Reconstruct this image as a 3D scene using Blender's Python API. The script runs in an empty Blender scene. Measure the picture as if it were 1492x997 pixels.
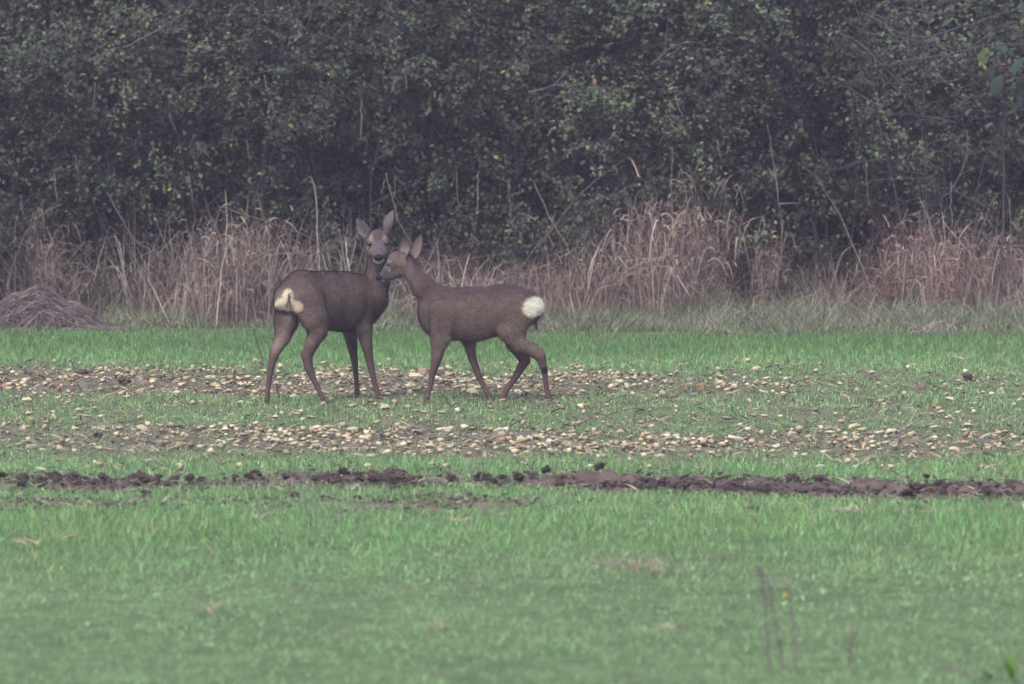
import bpy, math
import numpy as np
from mathutils import Vector

# ------------------------------------------------------------------ camera, world, sun, exposure
scene = bpy.context.scene
COL = scene.collection
PW, PH = 1492.0, 997.0            # the photograph's own pixels, used to place things
F = 7200.0                        # focal length in those pixels
CAM = np.array([0.0, 0.0, 2.0])
PITCH = math.atan(390.5 / F)

cam_data = bpy.data.cameras.new('camera')
cam = bpy.data.objects.new('camera', cam_data)
COL.objects.link(cam)
cam.location = CAM
cam.rotation_euler = (math.pi / 2 - PITCH, 0, 0)
cam_data.sensor_width = 36.0
cam_data.lens = F / PW * 36.0
cam_data.clip_start = 0.5
cam_data.clip_end = 2000
cam_data.dof.use_dof = True
cam_data.dof.focus_distance = 30.2
cam_data.dof.aperture_fstop = 4.2
scene.camera = cam

SUN_EL, SUN_AZ = math.radians(52), math.radians(205)   # azimuth clockwise from +Y: behind the camera, a little left
world = bpy.data.worlds.new('World')
scene.world = world
world.use_nodes = True
wn = world.node_tree.nodes
wn.clear()
sky = wn.new('ShaderNodeTexSky')
sky.sky_type = 'NISHITA'
sky.sun_disc = False
sky.sun_elevation = SUN_EL
sky.sun_rotation = SUN_AZ
sky.air_density = 1.0
sky.dust_density = 2.0
bg = wn.new('ShaderNodeBackground')
bg.inputs['Strength'].default_value = 0.11
wo = wn.new('ShaderNodeOutputWorld')
world.node_tree.links.new(sky.outputs[0], bg.inputs['Color'])
world.node_tree.links.new(bg.outputs[0], wo.inputs['Surface'])

sun_data = bpy.data.lights.new('sun', 'SUN')
sun_data.energy = 1.3
sun_data.angle = math.radians(25)
sun_data.color = (1.0, 0.95, 0.90)
sun = bpy.data.objects.new('sun', sun_data)
COL.objects.link(sun)
d = Vector((math.sin(SUN_AZ) * math.cos(SUN_EL), math.cos(SUN_AZ) * math.cos(SUN_EL), math.sin(SUN_EL)))
sun.rotation_euler = d.to_track_quat('Z', 'Y').to_euler()

scene.view_settings.view_transform = 'Standard'
scene.view_settings.look = 'None'
scene.view_settings.gamma = 1.0
scene.view_settings.exposure = 1.6
scene.cycles.max_bounces = 5
scene.cycles.diffuse_bounces = 3
scene.cycles.volume_bounces = 1

HAZE_DENSITY = 0.0012
HAZE_COLOR = (0.78, 0.65, 0.91)

# ------------------------------------------------------------------ helpers
def ray(px, py):
    v = np.array([(px - PW / 2) / F, 1.0, (PH / 2 - py) / F])
    c, s = math.cos(PITCH), math.sin(PITCH)
    return np.array([v[0], c + s * v[2], -s + c * v[2]])

def W(px, py, Y):
    """the place seen at photo pixel (px, py), Y metres in front of the camera"""
    r = ray(px, py)
    return CAM + r * (Y / r[1])

def G(px, py):
    """the place on the ground seen at photo pixel (px, py)"""
    r = ray(px, py)
    return CAM + r * (-CAM[2] / r[2])

def gy(py):
    return float(G(PW / 2, py)[1])

rng = np.random.default_rng(7)

def vnoise(x, y, seed=0, scale=1.0):
    x = np.asarray(x, float) / scale + 1000.5
    y = np.asarray(y, float) / scale + 1000.5
    xi, yi = np.floor(x).astype(np.int64), np.floor(y).astype(np.int64)
    fx, fy = x - xi, y - yi
    fx, fy = fx * fx * (3 - 2 * fx), fy * fy * (3 - 2 * fy)
    def h(a, b):
        n = (a * 374761393 + b * 668265263 + seed * 974711) & 0x7fffffff
        n = ((n ^ (n >> 13)) * 1274126177) & 0x7fffffff
        return ((n ^ (n >> 16)) & 0xffff) / 65535.0
    return ((h(xi, yi) * (1 - fx) + h(xi + 1, yi) * fx) * (1 - fy)
            + (h(xi, yi + 1) * (1 - fx) + h(xi + 1, yi + 1) * fx) * fy)

def fbm(x, y, seed=0, scale=1.0, octaves=4):
    s, a, t = 0, 1.0, 0
    for o in range(octaves):
        s = s + a * vnoise(x, y, seed + 17 * o, scale / 2 ** o)
        t += a
        a *= 0.55
    return s / t

def mesh_from(name, verts, faces=None, cols=None, mats=(), smooth=False, loops=None, sizes=None, uv=None):
    """verts Nx3; faces MxK, or flat loops + sizes"""
    me = bpy.data.meshes.new(name)
    verts = np.asarray(verts, np.float32)
    if loops is None:
        faces = np.asarray(faces, np.int32)
        loops = faces.ravel()
        sizes = np.full(len(faces), faces.shape[1], np.int32)
    me.vertices.add(len(verts))
    me.vertices.foreach_set('co', verts.ravel())
    me.loops.add(len(loops))
    me.loops.foreach_set('vertex_index', np.asarray(loops, np.int32))
    me.polygons.add(len(sizes))
    st = np.zeros(len(sizes), np.int32)
    st[1:] = np.cumsum(sizes)[:-1]
    me.polygons.foreach_set('loop_start', st)
    try:
        me.polygons.foreach_set('loop_total', np.asarray(sizes, np.int32))
    except Exception:
        pass
    me.update(calc_edges=True)
    if smooth:
        me.polygons.foreach_set('use_smooth', np.ones(len(sizes), bool))
    if cols is not None:
        a = me.color_attributes.new('Col', 'FLOAT_COLOR', 'POINT')
        c = np.ones((len(verts), 4), np.float32)
        c[:, :3] = cols
        a.data.foreach_set('color', c.ravel())
    for m in mats:
        me.materials.append(m)
    me.validate(clean_customdata=False)
    return me

def link(name, data, parent=None, loc=None, **props):
    o = bpy.data.objects.new(name, data)
    COL.objects.link(o)
    if loc is not None:
        o.location = loc
    if parent is not None:
        o.parent = parent
    for k, v in props.items():
        o[k] = v
    return o

def local(me, origin):
    """shift a mesh built in world coordinates to its thing's base"""
    n = len(me.vertices)
    c = np.empty(n * 3, np.float32)
    me.vertices.foreach_get('co', c)
    c = c.reshape(-1, 3) - np.asarray(origin, np.float32)
    me.vertices.foreach_set('co', c.ravel())
    me.update()
    return me

# ------------------------------------------------------------------ materials
def mat(name, color=(0.5, 0.5, 0.5), rough=0.8, attr=None, noise=None, bump=None, spec=0.3, rand=0.0, sheen=0.0, translucent=0.0):
    m = bpy.data.materials.new(name)
    m.use_nodes = True
    nt = m.node_tree
    N, L = nt.nodes, nt.links
    b = N['Principled BSDF']
    b.inputs['Roughness'].default_value = rough
    b.inputs['Specular IOR Level'].default_value = spec
    if sheen:
        b.inputs['Sheen Weight'].default_value = sheen
    if attr:
        a = N.new('ShaderNodeAttribute')
        a.attribute_name = attr
        out = a.outputs['Color']
    else:
        r = N.new('ShaderNodeRGB')
        r.outputs[0].default_value = (*color, 1)
        out = r.outputs[0]
    tc = N.new('ShaderNodeTexCoord')
    if noise:
        sc, amt = noise
        n = N.new('ShaderNodeTexNoise')
        n.inputs['Scale'].default_value = sc
        n.inputs['Detail'].default_value = 6
        n.inputs['Roughness'].default_value = 0.65
        L.new(tc.outputs['Object'], n.inputs['Vector'])
        mr = N.new('ShaderNodeMapRange')
        mr.inputs['From Min'].default_value = 0.3
        mr.inputs['From Max'].default_value = 0.7
        mr.inputs['To Min'].default_value = 1 - amt
        mr.inputs['To Max'].default_value = 1 + amt
        L.new(n.outputs['Fac'], mr.inputs['Value'])
        mx = N.new('ShaderNodeVectorMath')
        mx.operation = 'MULTIPLY'
        L.new(out, mx.inputs[0])
        L.new(mr.outputs[0], mx.inputs[1])
        out = mx.outputs[0]
    if rand:
        oi = N.new('ShaderNodeObjectInfo')
        mr = N.new('ShaderNodeMapRange')
        mr.inputs['To Min'].default_value = 1 - rand
        mr.inputs['To Max'].default_value = 1 + rand
        L.new(oi.outputs['Random'], mr.inputs['Value'])
        mx = N.new('ShaderNodeVectorMath')
        mx.operation = 'MULTIPLY'
        L.new(out, mx.inputs[0])
        L.new(mr.outputs[0], mx.inputs[1])
        out = mx.outputs[0]
    L.new(out, b.inputs['Base Color'])
    if bump:
        sc, dist = bump
        n = N.new('ShaderNodeTexNoise')
        n.inputs['Scale'].default_value = sc
        n.inputs['Detail'].default_value = 5
        L.new(tc.outputs['Object'], n.inputs['Vector'])
        bp = N.new('ShaderNodeBump')
        bp.inputs['Strength'].default_value = 0.7
        bp.inputs['Distance'].default_value = dist
        L.new(n.outputs['Fac'], bp.inputs['Height'])
        L.new(bp.outputs[0], b.inputs['Normal'])
    if translucent:
        t = N.new('ShaderNodeBsdfTranslucent')
        L.new(out, t.inputs['Color'])
        ms = N.new('ShaderNodeMixShader')
        ms.inputs[0].default_value = translucent
        L.new(b.outputs[0], ms.inputs[1])
        L.new(t.outputs[0], ms.inputs[2])
        L.new(ms.outputs[0], N['Material Output'].inputs['Surface'])
    return m

M_soil = mat('soil', attr='Col', rough=0.95, noise=(9, 0.35), bump=(30, 0.02), spec=0.15)
M_clod = mat('clod_soil', (0.088, 0.064, 0.058), rough=0.95, noise=(25, 0.4), bump=(60, 0.01), spec=0.2, rand=0.25)
M_grass = mat('grass_blades', attr='Col', rough=0.6, spec=0.3, translucent=0.25)
M_dry = mat('dry_stalks', attr='Col', rough=0.8, spec=0.15, noise=(14, 0.35), rand=0.32)
M_leaf = mat('leaves', attr='Col', rough=0.75, spec=0.2, rand=0.25, translucent=0.12)
M_bark = mat('bark', (0.056, 0.044, 0.051), rough=0.9, noise=(18, 0.4), spec=0.2, rand=0.2)
M_coat = mat('coat', attr='Col', rough=0.95, noise=(45, 0.13), bump=(160, 0.006), spec=0.1)
M_fur = mat('coat_hairs', attr='Col', rough=0.85, spec=0.15)
M_ear = mat('ear_hair', attr='Col', rough=0.9, noise=(120, 0.15), spec=0.1)
M_eye = mat('wet_eye', (0.008, 0.006, 0.006), rough=0.12, spec=0.6)
M_nose = mat('nose_skin', (0.008, 0.007, 0.009), rough=0.7, bump=(300, 0.002), spec=0.2)
M_hoof = mat('hoof_horn', (0.02, 0.017, 0.018), rough=0.55, spec=0.4)
M_stone = {
    'pale': mat('pale_flint', (0.41, 0.355, 0.225), rough=0.85, noise=(14, 0.22), bump=(35, 0.006), spec=0.25, rand=0.2),
    'white': mat('white_flint', (0.40, 0.37, 0.29), rough=0.8, noise=(14, 0.18), bump=(35, 0.006), spec=0.25, rand=0.1),
    'orange': mat('orange_flint', (0.27, 0.165, 0.095), rough=0.85, noise=(16, 0.3), bump=(35, 0.006), spec=0.25, rand=0.2),
    'pink': mat('pink_flint', (0.27, 0.185, 0.14), rough=0.85, noise=(16, 0.3), bump=(35, 0.006), spec=0.25, rand=0.2),
    'brown': mat('brown_flint', (0.16, 0.105, 0.085), rough=0.85, noise=(16, 0.35), bump=(35, 0.006), spec=0.25, rand=0.3),
}

# ------------------------------------------------------------------ the field: zones
def bump01(x, c, w):
    return np.clip(1 - np.abs((x - c) / w), 0, 1)

def strip_far(x, y):      # the stony strip behind the deer's hooves
    c = 31.7 - 0.10 * x
    k = np.where(x < 0.2, 1.0, np.clip(1.0 - 0.45 * (x - 0.2), 0.38, 1))
    return k * np.clip(1.15 * np.exp(-((y - c) / 1.5) ** 2) , 0, 1)

def strip_near(x, y):     # the stony strip in front of them
    c = 26.75 - 0.09 * x
    k = np.clip(1.0 - 0.12 * np.abs(x + 0.3), 0.5, 1)
    return k * np.clip(1.15 * np.exp(-((y - c) / 1.25) ** 2), 0, 1)

def furrow_y(x):
    return 23.95 - 0.115 * x + 0.12 * np.sin(x * 1.3 + 1)

def furrow_strength(x):
    """how much turned soil lies in the furrow along the frame"""
    xs = [-9, -2.6, -1.9, -1.6, -1.15, -0.9, -0.3, -0.1, 0.1, 0.35, 0.6, 2.6, 9]
    ks = [0.7, 0.75, 0.75, 0.42, 0.5, 0.62, 0.55, 0.38, 0.6, 0.85, 1.0, 1.0, 0.9]
    return np.interp(x, xs, ks)

def furrow(x, y):
    return furrow_strength(x) * np.clip(1.3 * np.exp(-((y - furrow_y(x)) / 0.42) ** 2), 0, 1)

def scrape(x, y):         # the thinner broken line of soil in front of the furrow
    c = furrow_y(x) - 1.15
    k = np.clip(vnoise(x, y * 0 + 3, 5, 0.55) * 2.2 - 0.75, 0, 1)
    return k * np.exp(-((y - c) / 0.3) ** 2)

def bare(x, y):
    n = 0.55 * fbm(x, y * 0.45, 3, 0.45, 4) + 0.45 * vnoise(x, y * 0.4, 9, 0.11)
    s = np.maximum.reduce([0.95 * strip_far(x, y), 0.92 * strip_near(x, y), 0.8 * furrow(x, y), 0.75 * scrape(x, y)])
    mid = 0.36 * np.clip((y - 25) / 0.8, 0, 1) * np.clip((34.3 - y) / 1.0, 0, 1)
    s = np.maximum(s, mid)
    return np.clip((s + (n - 0.5) * 1.5 - 0.24) * 1.4, 0, 1)

def ground_z(x, y):
    z = (fbm(x, y, 11, 2.5, 3) - 0.5) * 0.05 + (fbm(x, y * 0.4, 21, 0.8, 3) - 0.5) * 0.03
    rough_ = (fbm(x, y, 31, 0.22, 3) - 0.5) * 0.07 * np.clip(bare(x, y), 0, 1)
    f = furrow(x, y)
    return z + rough_ - 0.03 * f + 0.18 * np.clip((y - 39.2) / 3, 0, 1)

def axis(lo, hi, step, far):
    a = np.arange(lo, hi + 1e-6, step)
    g = [hi + step * 1.6 ** k for k in range(3, 60) if step * 1.6 ** k < far]
    return np.concatenate([np.array(sorted([2 * lo - (v - hi + lo) for v in g])), a, np.array(g)])

gx = axis(-8, 8, 0.07, 400)
gyy = axis(13, 42, 0.06, 400)
X, Yg = np.meshgrid(gx, gyy, indexing='ij')
Z = ground_z(X, Yg)
inside = (np.abs(X) <= 9) & (Yg > 12) & (Yg < 44)
Z = np.where(inside, Z, 0.0)
n0, n1 = X.shape
idx = np.arange(n0 * n1).reshape(n0, n1)
quads = np.stack([idx[:-1, :-1], idx[1:, :-1], idx[1:, 1:], idx[:-1, 1:]], -1).reshape(-1, 4)
B = bare(X, Yg)
soil = np.array([0.130, 0.110, 0.078]); moss = np.array([0.085, 0.120, 0.050]); litter = np.array([0.06, 0.05, 0.048])
n = fbm(X, Yg, 41, 0.3, 4)[..., None]
gcol = moss * (1 - B[..., None]) + soil * B[..., None]
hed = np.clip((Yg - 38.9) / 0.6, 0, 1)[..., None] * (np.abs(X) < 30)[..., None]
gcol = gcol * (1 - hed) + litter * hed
gcol = gcol * (0.7 + 0.6 * n)
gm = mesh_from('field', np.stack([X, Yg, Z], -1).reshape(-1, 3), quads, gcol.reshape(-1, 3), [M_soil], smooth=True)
link('field_ground', gm, kind='structure')

# ------------------------------------------------------------------ grass blades
def blades(P, H, Wd, lean, col, tipcol=None, segs=2, yaw=None, bend=0.5, r=rng):
    """thin tapering blades with two segments; P Nx3, H, Wd N, lean N, col Nx3"""
    N = len(P)
    yaw = r.uniform(0, 2 * np.pi, N) if yaw is None else yaw
    fdir = r.uniform(0, 2 * np.pi, N)
    side = np.stack([np.cos(fdir), np.sin(fdir), np.zeros(N)], -1)
    ln = np.stack([np.cos(yaw), np.sin(yaw), np.zeros(N)], -1)
    V = []
    for k in range(segs + 1):
        t = k / segs
        c = P + ln * (lean * H * (t ** 1.8))[:, None] + np.array([0, 0, 1.0]) * (H * (t - bend * 0.5 * lean * t * t))[:, None]
        w = Wd * (1 - t) ** 0.7 if k else Wd
        if k == segs:
            V.append(c)
        else:
            V.append(c - side * w[:, None] * 0.5)
            V.append(c + side * w[:, None] * 0.5)
    nv = 2 * segs + 1
    verts = np.stack(V, 1).reshape(-1, 3)
    base = (np.arange(N) * nv)[:, None]
    L, S = [], []
    pat = []
    for k in range(segs - 1):
        pat.append([2 * k, 2 * k + 1, 2 * k + 3, 2 * k + 2])
    tri = [2 * (segs - 1), 2 * (segs - 1) + 1, 2 * segs]
    flat = np.array([i for q in pat for i in q] + tri)
    loops = (base + flat[None]).ravel()
    sizes = np.tile(np.array([4] * len(pat) + [3]), N)
    cc = np.repeat(col[:, None, :], nv, 1)
    if tipcol is not None:
        for k in range(segs + 1):
            t = k / segs
            sl = slice(2 * k, 2 * k + 2) if k < segs else slice(2 * segs, 2 * segs + 1)
            cc[:, sl] = cc[:, sl] * (1 - t) + tipcol[:, None, :] * t
    return verts, loops, sizes, cc.reshape(-1, 3)

def grass_points(n_try, dens_in, dens_out):
    Xp = rng.uniform(-8, 8, n_try)
    Yp = rng.uniform(14.6, 39.4, n_try)
    hw = 0.1036 * Yp + 0.35
    p = np.where(np.abs(Xp) < hw, dens_in, dens_out)
    return Xp, Yp, p

area = 16 * 24.8
Xp, Yp, p = grass_points(int(area * 2500), 1.0, 0.22)
b = bare(Xp, Yp)
clump = fbm(Xp, Yp, 51, 0.16, 3)
keep = (rng.random(len(Xp)) < p * np.clip(1.02 - b * 0.85, 0.16, 1) * np.clip(0.35 + clump * 1.3, 0, 1)
        * np.clip((38.9 - 0.13 * Xp + 3.0 * (clump - 0.5) + 2.0 * (fbm(Xp, Yp, 57, 0.9, 2) - 0.5) - Yp) / 1.0, 0, 1))
Xp, Yp, b, clump = Xp[keep], Yp[keep], b[keep], clump[keep]
N = len(Xp)
lush = fbm(Xp, Yp * 0.6, 61, 1.1, 3)
band = np.clip(1 - np.abs(Yp - 21.3) / 2.0, 0, 1) * 0.6 + np.clip(1 - np.abs(Yp - 36.2) / 2.4, 0, 1) * 0.7
H = (0.020 + 0.034 * lush + 0.020 * band + 0.018 * clump) * rng.uniform(0.55, 1.35, N) * (1 - 0.35 * b)
H *= 1 - 0.42 * np.clip((21.6 - Yp) / 3.0, 0, 1)
H *= 1 + 0.35 * np.exp(-((Yp - 30.05) / 0.5) ** 2)
H *= 1 - 0.35 * np.clip((Yp - 25) / 0.8, 0, 1) * np.clip((34.0 - Yp) / 1.2, 0, 1)
Wd = rng.uniform(0.0018, 0.0040, N) * np.clip(Yp / 22, 0.8, 1.3)
lean = rng.uniform(0.1, 0.95, N) + 0.7 * rng.random(N) * np.clip((21.5 - Yp) / 2.5, 0, 1)
green = np.array([0.122, 0.262, 0.074]); grey = np.array([0.230, 0.345, 0.165]); yel = np.array([0.25, 0.28, 0.09]); straw = np.array([0.30, 0.25, 0.165])
fgrey = np.clip(rng.random(N) * 0.95 + 0.25 * np.clip((21 - Yp) / 2.5, 0, 1) - 0.45 * band, 0, 1)[:, None]
col = green * (1 - fgrey) + grey * fgrey
midz = np.clip((Yp - 25) / 1, 0, 1) * np.clip((34.0 - Yp) / 1.5, 0, 1)
yz = fbm(Xp, Yp * 0.7, 71, 0.7, 3)
fy = (rng.random(N) < np.clip((yz - 0.54) * 0.9, 0.008, 0.16))[:, None]
col = np.where(fy, yel, col)
deadc = np.array([0.115, 0.085, 0.078])
fd = (rng.random(N) < 0.02 + 0.16 * midz + 0.35 * b + 0.4 * np.clip((Yp + 0.13 * Xp - 36.6) / 2.0, 0, 1))[:, None]
col = np.where(fd, deadc, col)
fs = (rng.random(N) < 0.03 + 0.10 * midz + 0.12 * b)[:, None]
col = np.where(fs, straw, col)
col = col * np.exp(rng.normal(-0.06, 0.38, N))[:, None] * (0.72 + 0.30 * fbm(Xp, Yp * 0.5, 81, 0.5, 3) + 0.42 * vnoise(Xp, Yp * 0.35, 83, 0.05))[:, None]
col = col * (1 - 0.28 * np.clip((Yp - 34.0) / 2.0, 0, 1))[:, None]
P = np.stack([Xp, Yp, ground_z(Xp, Yp) - 0.004], -1)
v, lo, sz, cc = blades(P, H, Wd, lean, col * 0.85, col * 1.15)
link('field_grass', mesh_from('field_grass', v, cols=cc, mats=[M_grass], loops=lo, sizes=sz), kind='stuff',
     label='short green grass and young blades covering the open field', category='grass')
print('grass blades', N)

# ------------------------------------------------------------------ signed-distance modelling of the animals
def smin(a, b, k):
    h = np.clip(0.5 + 0.5 * (b - a) / k, 0, 1)
    return b * (1 - h) + a * h - k * h * (1 - h)

class SDF:
    def __init__(self, lo, hi, step):
        self.lo = np.array(lo, float); self.step = step
        self.n = np.ceil((np.array(hi) - self.lo) / step).astype(int) + 1
        self.F = np.full(self.n, 1.0, np.float32)
    def block(self, lo, hi):
        a = np.clip(np.floor((np.minimum(lo, hi) - self.lo) / self.step).astype(int), 0, self.n - 1)
        b = np.clip(np.ceil((np.maximum(lo, hi) - self.lo) / self.step).astype(int) + 1, 1, self.n)
        sl = tuple(slice(a[i], b[i]) for i in range(3))
        ax = [self.lo[i] + self.step * np.arange(a[i], b[i]) for i in range(3)]
        return sl, np.stack(np.meshgrid(*ax, indexing='ij'), -1)
    def cone(self, a, b, ra, rb, k=0.02, side=None, s=1.0, carve=False):
        a, b = np.array(a, float), np.array(b, float)
        m = max(ra, rb) + max(k, 0.02) + 0.01
        sl, P = self.block(np.minimum(a, b) - m, np.maximum(a, b) + m)
        if side is not None and s != 1.0:
            side = np.array(side, float); side /= np.linalg.norm(side)
            f = 1 / s - 1
            P = P + (P @ side)[..., None] * side * f
            a = a + (a @ side) * side * f
            b = b + (b @ side) * side * f
        ba = b - a
        L2 = max(ba @ ba, 1e-9)
        t = np.clip(((P - a) @ ba) / L2, 0, 1)
        d = np.linalg.norm(P - a - t[..., None] * ba, axis=-1) - (ra + (rb - ra) * t)
        if carve:
            self.F[sl] = -smin(-self.F[sl], d.astype(np.float32), k)
        else:
            self.F[sl] = smin(self.F[sl], d.astype(np.float32), k)
    def polygonise(self):
        Fl = self.F
        st = self.step
        n = self.n
        ins = Fl < 0
        acc = np.zeros((n[0] - 1, n[1] - 1, n[2] - 1, 3), np.float32)
        cnt = np.zeros((n[0] - 1, n[1] - 1, n[2] - 1), np.float32)
        quads = []
        grid = np.indices(n - 1)
        crossing = []
        for ax in range(3):
            sl0 = [slice(None)] * 3; sl1 = [slice(None)] * 3
            sl0[ax] = slice(0, -1); sl1[ax] = slice(1, None)
            f0, f1 = Fl[tuple(sl0)], Fl[tuple(sl1)]
            ch = (f0 < 0) != (f1 < 0)
            I = np.argwhere(ch)
            g0, g1 = f0[ch], f1[ch]
            t = g0 / (g0 - g1)
            p = I.astype(np.float32)
            p[:, ax] += t
            o1, o2 = (ax + 1) % 3, (ax + 2) % 3
            ok = (I[:, o1] > 0) & (I[:, o2] > 0) & (I[:, o1] < n[o1] - 1) & (I[:, o2] < n[o2] - 1)
            I, p, g0 = I[ok], p[ok], g0[ok]
            cells = []
            for d1, d2 in ((-1, -1), (0, -1), (0, 0), (-1, 0)):
                C = I.copy(); C[:, o1] += d1; C[:, o2] += d2
                np.add.at(acc, (C[:, 0], C[:, 1], C[:, 2]), p)
                np.add.at(cnt, (C[:, 0], C[:, 1], C[:, 2]), 1)
                cells.append(C)
            crossing.append((cells, g0 < 0))
        used = cnt > 0
        idm = np.full(used.shape, -1, np.int64)
        idm[used] = np.arange(used.sum())
        V = acc[used] / cnt[used][:, None] * st + self.lo
        Q = []
        for cells, inside_ in crossing:
            q = np.stack([idm[c[:, 0], c[:, 1], c[:, 2]] for c in cells], -1)
            q[~inside_] = q[~inside_][:, ::-1]
            Q.append(q)
        Q = np.concatenate(Q)
        # light relaxation
        e = np.concatenate([Q[:, [0, 1]], Q[:, [1, 2]], Q[:, [2, 3]], Q[:, [3, 0]]])
        for lam in (0.5, 0.5, 0.4):
            s = np.zeros_like(V); c = np.zeros(len(V))
            np.add.at(s, e[:, 0], V[e[:, 1]]); np.add.at(c, e[:, 0], 1)
            np.add.at(s, e[:, 1], V[e[:, 0]]); np.add.at(c, e[:, 1], 1)
            V = V + lam * (s / c[:, None] - V)
        return V, Q

def vert_normals(V, Q):
    n = np.cross(V[Q[:, 2]] - V[Q[:, 0]], V[Q[:, 3]] - V[Q[:, 1]])
    out = np.zeros_like(V)
    for i in range(4):
        np.add.at(out, Q[:, i], n)
    return out / np.maximum(np.linalg.norm(out, axis=1, keepdims=True), 1e-12)

def ell(V, c, r, U=None):
    """1 inside an ellipsoid, fading over its rim"""
    q = (V - np.array(c))
    if U is not None:
        q = q @ np.array(U).T
    d = np.linalg.norm(q / np.array(r), axis=1)
    return d

def sstep(a, b, x):
    t = np.clip((x - a) / (b - a), 0, 1)
    return t * t * (3 - 2 * t)

def n3(V, sc, seed=0):
    return (vnoise(V[:, 0] + V[:, 2] * 0.7, V[:, 1] * 0.9 + V[:, 2], seed, sc) + vnoise(V[:, 0] * 0.6 - V[:, 2], V[:, 1] + V[:, 0], seed + 5, sc)) / 2

def mix(c, target, w):
    return c * (1 - w[:, None]) + np.array(target) * w[:, None]

PXM = 240.0
def build_deer(name, label, segs, Yof, colour_fn, comb, eyes, nose, ears, hooves, group, origin, carves=(), furlen=0.018):
    pts = []
    for s_ in segs:
        pts += [W(s_[0][0], s_[0][1], s_[0][2]), W(s_[1][0], s_[1][1], s_[1][2])]
    pts = np.array(pts)
    S = SDF(pts.min(0) - 0.22, pts.max(0) + 0.22, 0.0062)
    for s_ in segs:
        a, b_ = s_[0], s_[1]
        o = s_[2] if len(s_) > 2 else {}
        sl = lambda p: p[3] * (0.80 if p[3] < 6.7 and p[1] > 525 else 0.92 if p[3] < 12.6 and p[1] > 490 else 1.0)
        S.cone(W(*a[:3]), W(*b_[:3]), sl(a) / PXM, sl(b_) / PXM, k=o.get('k', 0.02), side=o.get('side'), s=o.get('s', 1.0))
    for a, b_, k in carves:
        S.cone(W(*a[:3]), W(*b_[:3]), a[3] / PXM, b_[3] / PXM, k=k, carve=True)
    V, Q = S.polygonise()
    Nn = vert_normals(V, Q)
    C = colour_fn(V, Nn)
    root = link(name, None, loc=origin, label=label, category='deer', group=group)
    body = link('body', local(mesh_from(name + '_body', V, Q, C, [M_coat], smooth=True), origin), root)
    # short winter coat: thin hairs lying back along the body
    r = np.random.default_rng(len(V))
    tri = V[Q]
    area_ = np.linalg.norm(np.cross(tri[:, 2] - tri[:, 0], tri[:, 3] - tri[:, 1]), axis=1) / 2
    NH = 95000
    f = r.choice(len(Q), NH, p=area_ / area_.sum())
    u, v_ = r.random((2, NH, 1))
    P0 = (tri[f, 0] * (1 - u) + tri[f, 1] * u) * (1 - v_) + (tri[f, 3] * (1 - u) + tri[f, 2] * u) * v_
    nn = Nn[Q[f, 0]]
    cd, ln = comb(P0)
    cd = cd - nn * (cd * nn).sum(1, keepdims=True)
    cd /= np.maximum(np.linalg.norm(cd, axis=1, keepdims=True), 1e-6)
    L_ = (furlen * ln * r.uniform(0.6, 1.3, NH))[:, None]
    dirn = cd * 0.85 + nn * (r.uniform(0.15, 0.6, (NH, 1)) + 0.15 * (ln > 1.2)[:, None]) + r.normal(0, 0.2, (NH, 3))
    dirn /= np.linalg.norm(dirn, axis=1, keepdims=True)
    sd = np.cross(dirn, nn); sd /= np.maximum(np.linalg.norm(sd, axis=1, keepdims=True), 1e-6)
    w_ = (0.0012 * r.uniform(0.7, 1.4, (NH, 1)) * (0.5 + 0.5 * ln[:, None]))
    P0 = P0 - nn * 0.001
    HV = np.stack([P0 - sd * w_, P0 + sd * w_, P0 + dirn * L_], 1).reshape(-1, 3)
    hc = C[Q[f, 0]]
    pale = np.clip(hc[:, :1] * 4 - 1, 0, 1)
    hc = hc * (r.uniform(0.55, 1.6, (NH, 1)) * (1 - pale) + r.uniform(0.85, 1.12, (NH, 1)) * pale)
    HC = np.stack([hc * 0.95, hc * 0.95, hc * 1.1], 1).reshape(-1, 3)
    hm = mesh_from(name + '_coat', HV, np.arange(NH * 3).reshape(-1, 3), HC, [M_fur])
    link('coat', local(hm, origin), body)
    # eyes, nose, ears, hooves
    for (px, py, Y, r_) in eyes:
        me = ico(r_ / PXM, 2, M_eye)
        link('eye', me, root, loc=W(px, py, Y) - origin)
    px, py, Y, rx, ry, rz = nose
    me = ico(1.0, 3, M_nose)
    no = np.empty(len(me.vertices) * 3, np.float32); me.vertices.foreach_get('co', no); no = no.reshape(-1, 3)
    no = no * np.array([rx, ry, rz]) / PXM
    me.vertices.foreach_set('co', no.ravel()); me.update()
    link('nose', me, root, loc=W(px, py, Y) - origin)
    for e in ears:
        link('ear', local(ear_mesh(*e), origin), root)
    for (px, py, Y, fx, fy) in hooves:
        link('hoof', hoof_mesh(fx, fy), root, loc=W(px, py, Y) - origin)
    return root

def ico(r_, sub, m):
    import bmesh
    bm = bmesh.new()
    bmesh.ops.create_icosphere(bm, subdivisions=sub, radius=r_)
    me = bpy.data.meshes.new('ball')
    bm.to_mesh(me); bm.free()
    me.polygons.foreach_set('use_smooth', np.ones(len(me.polygons), bool))
    me.materials.append(m)
    return me

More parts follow.
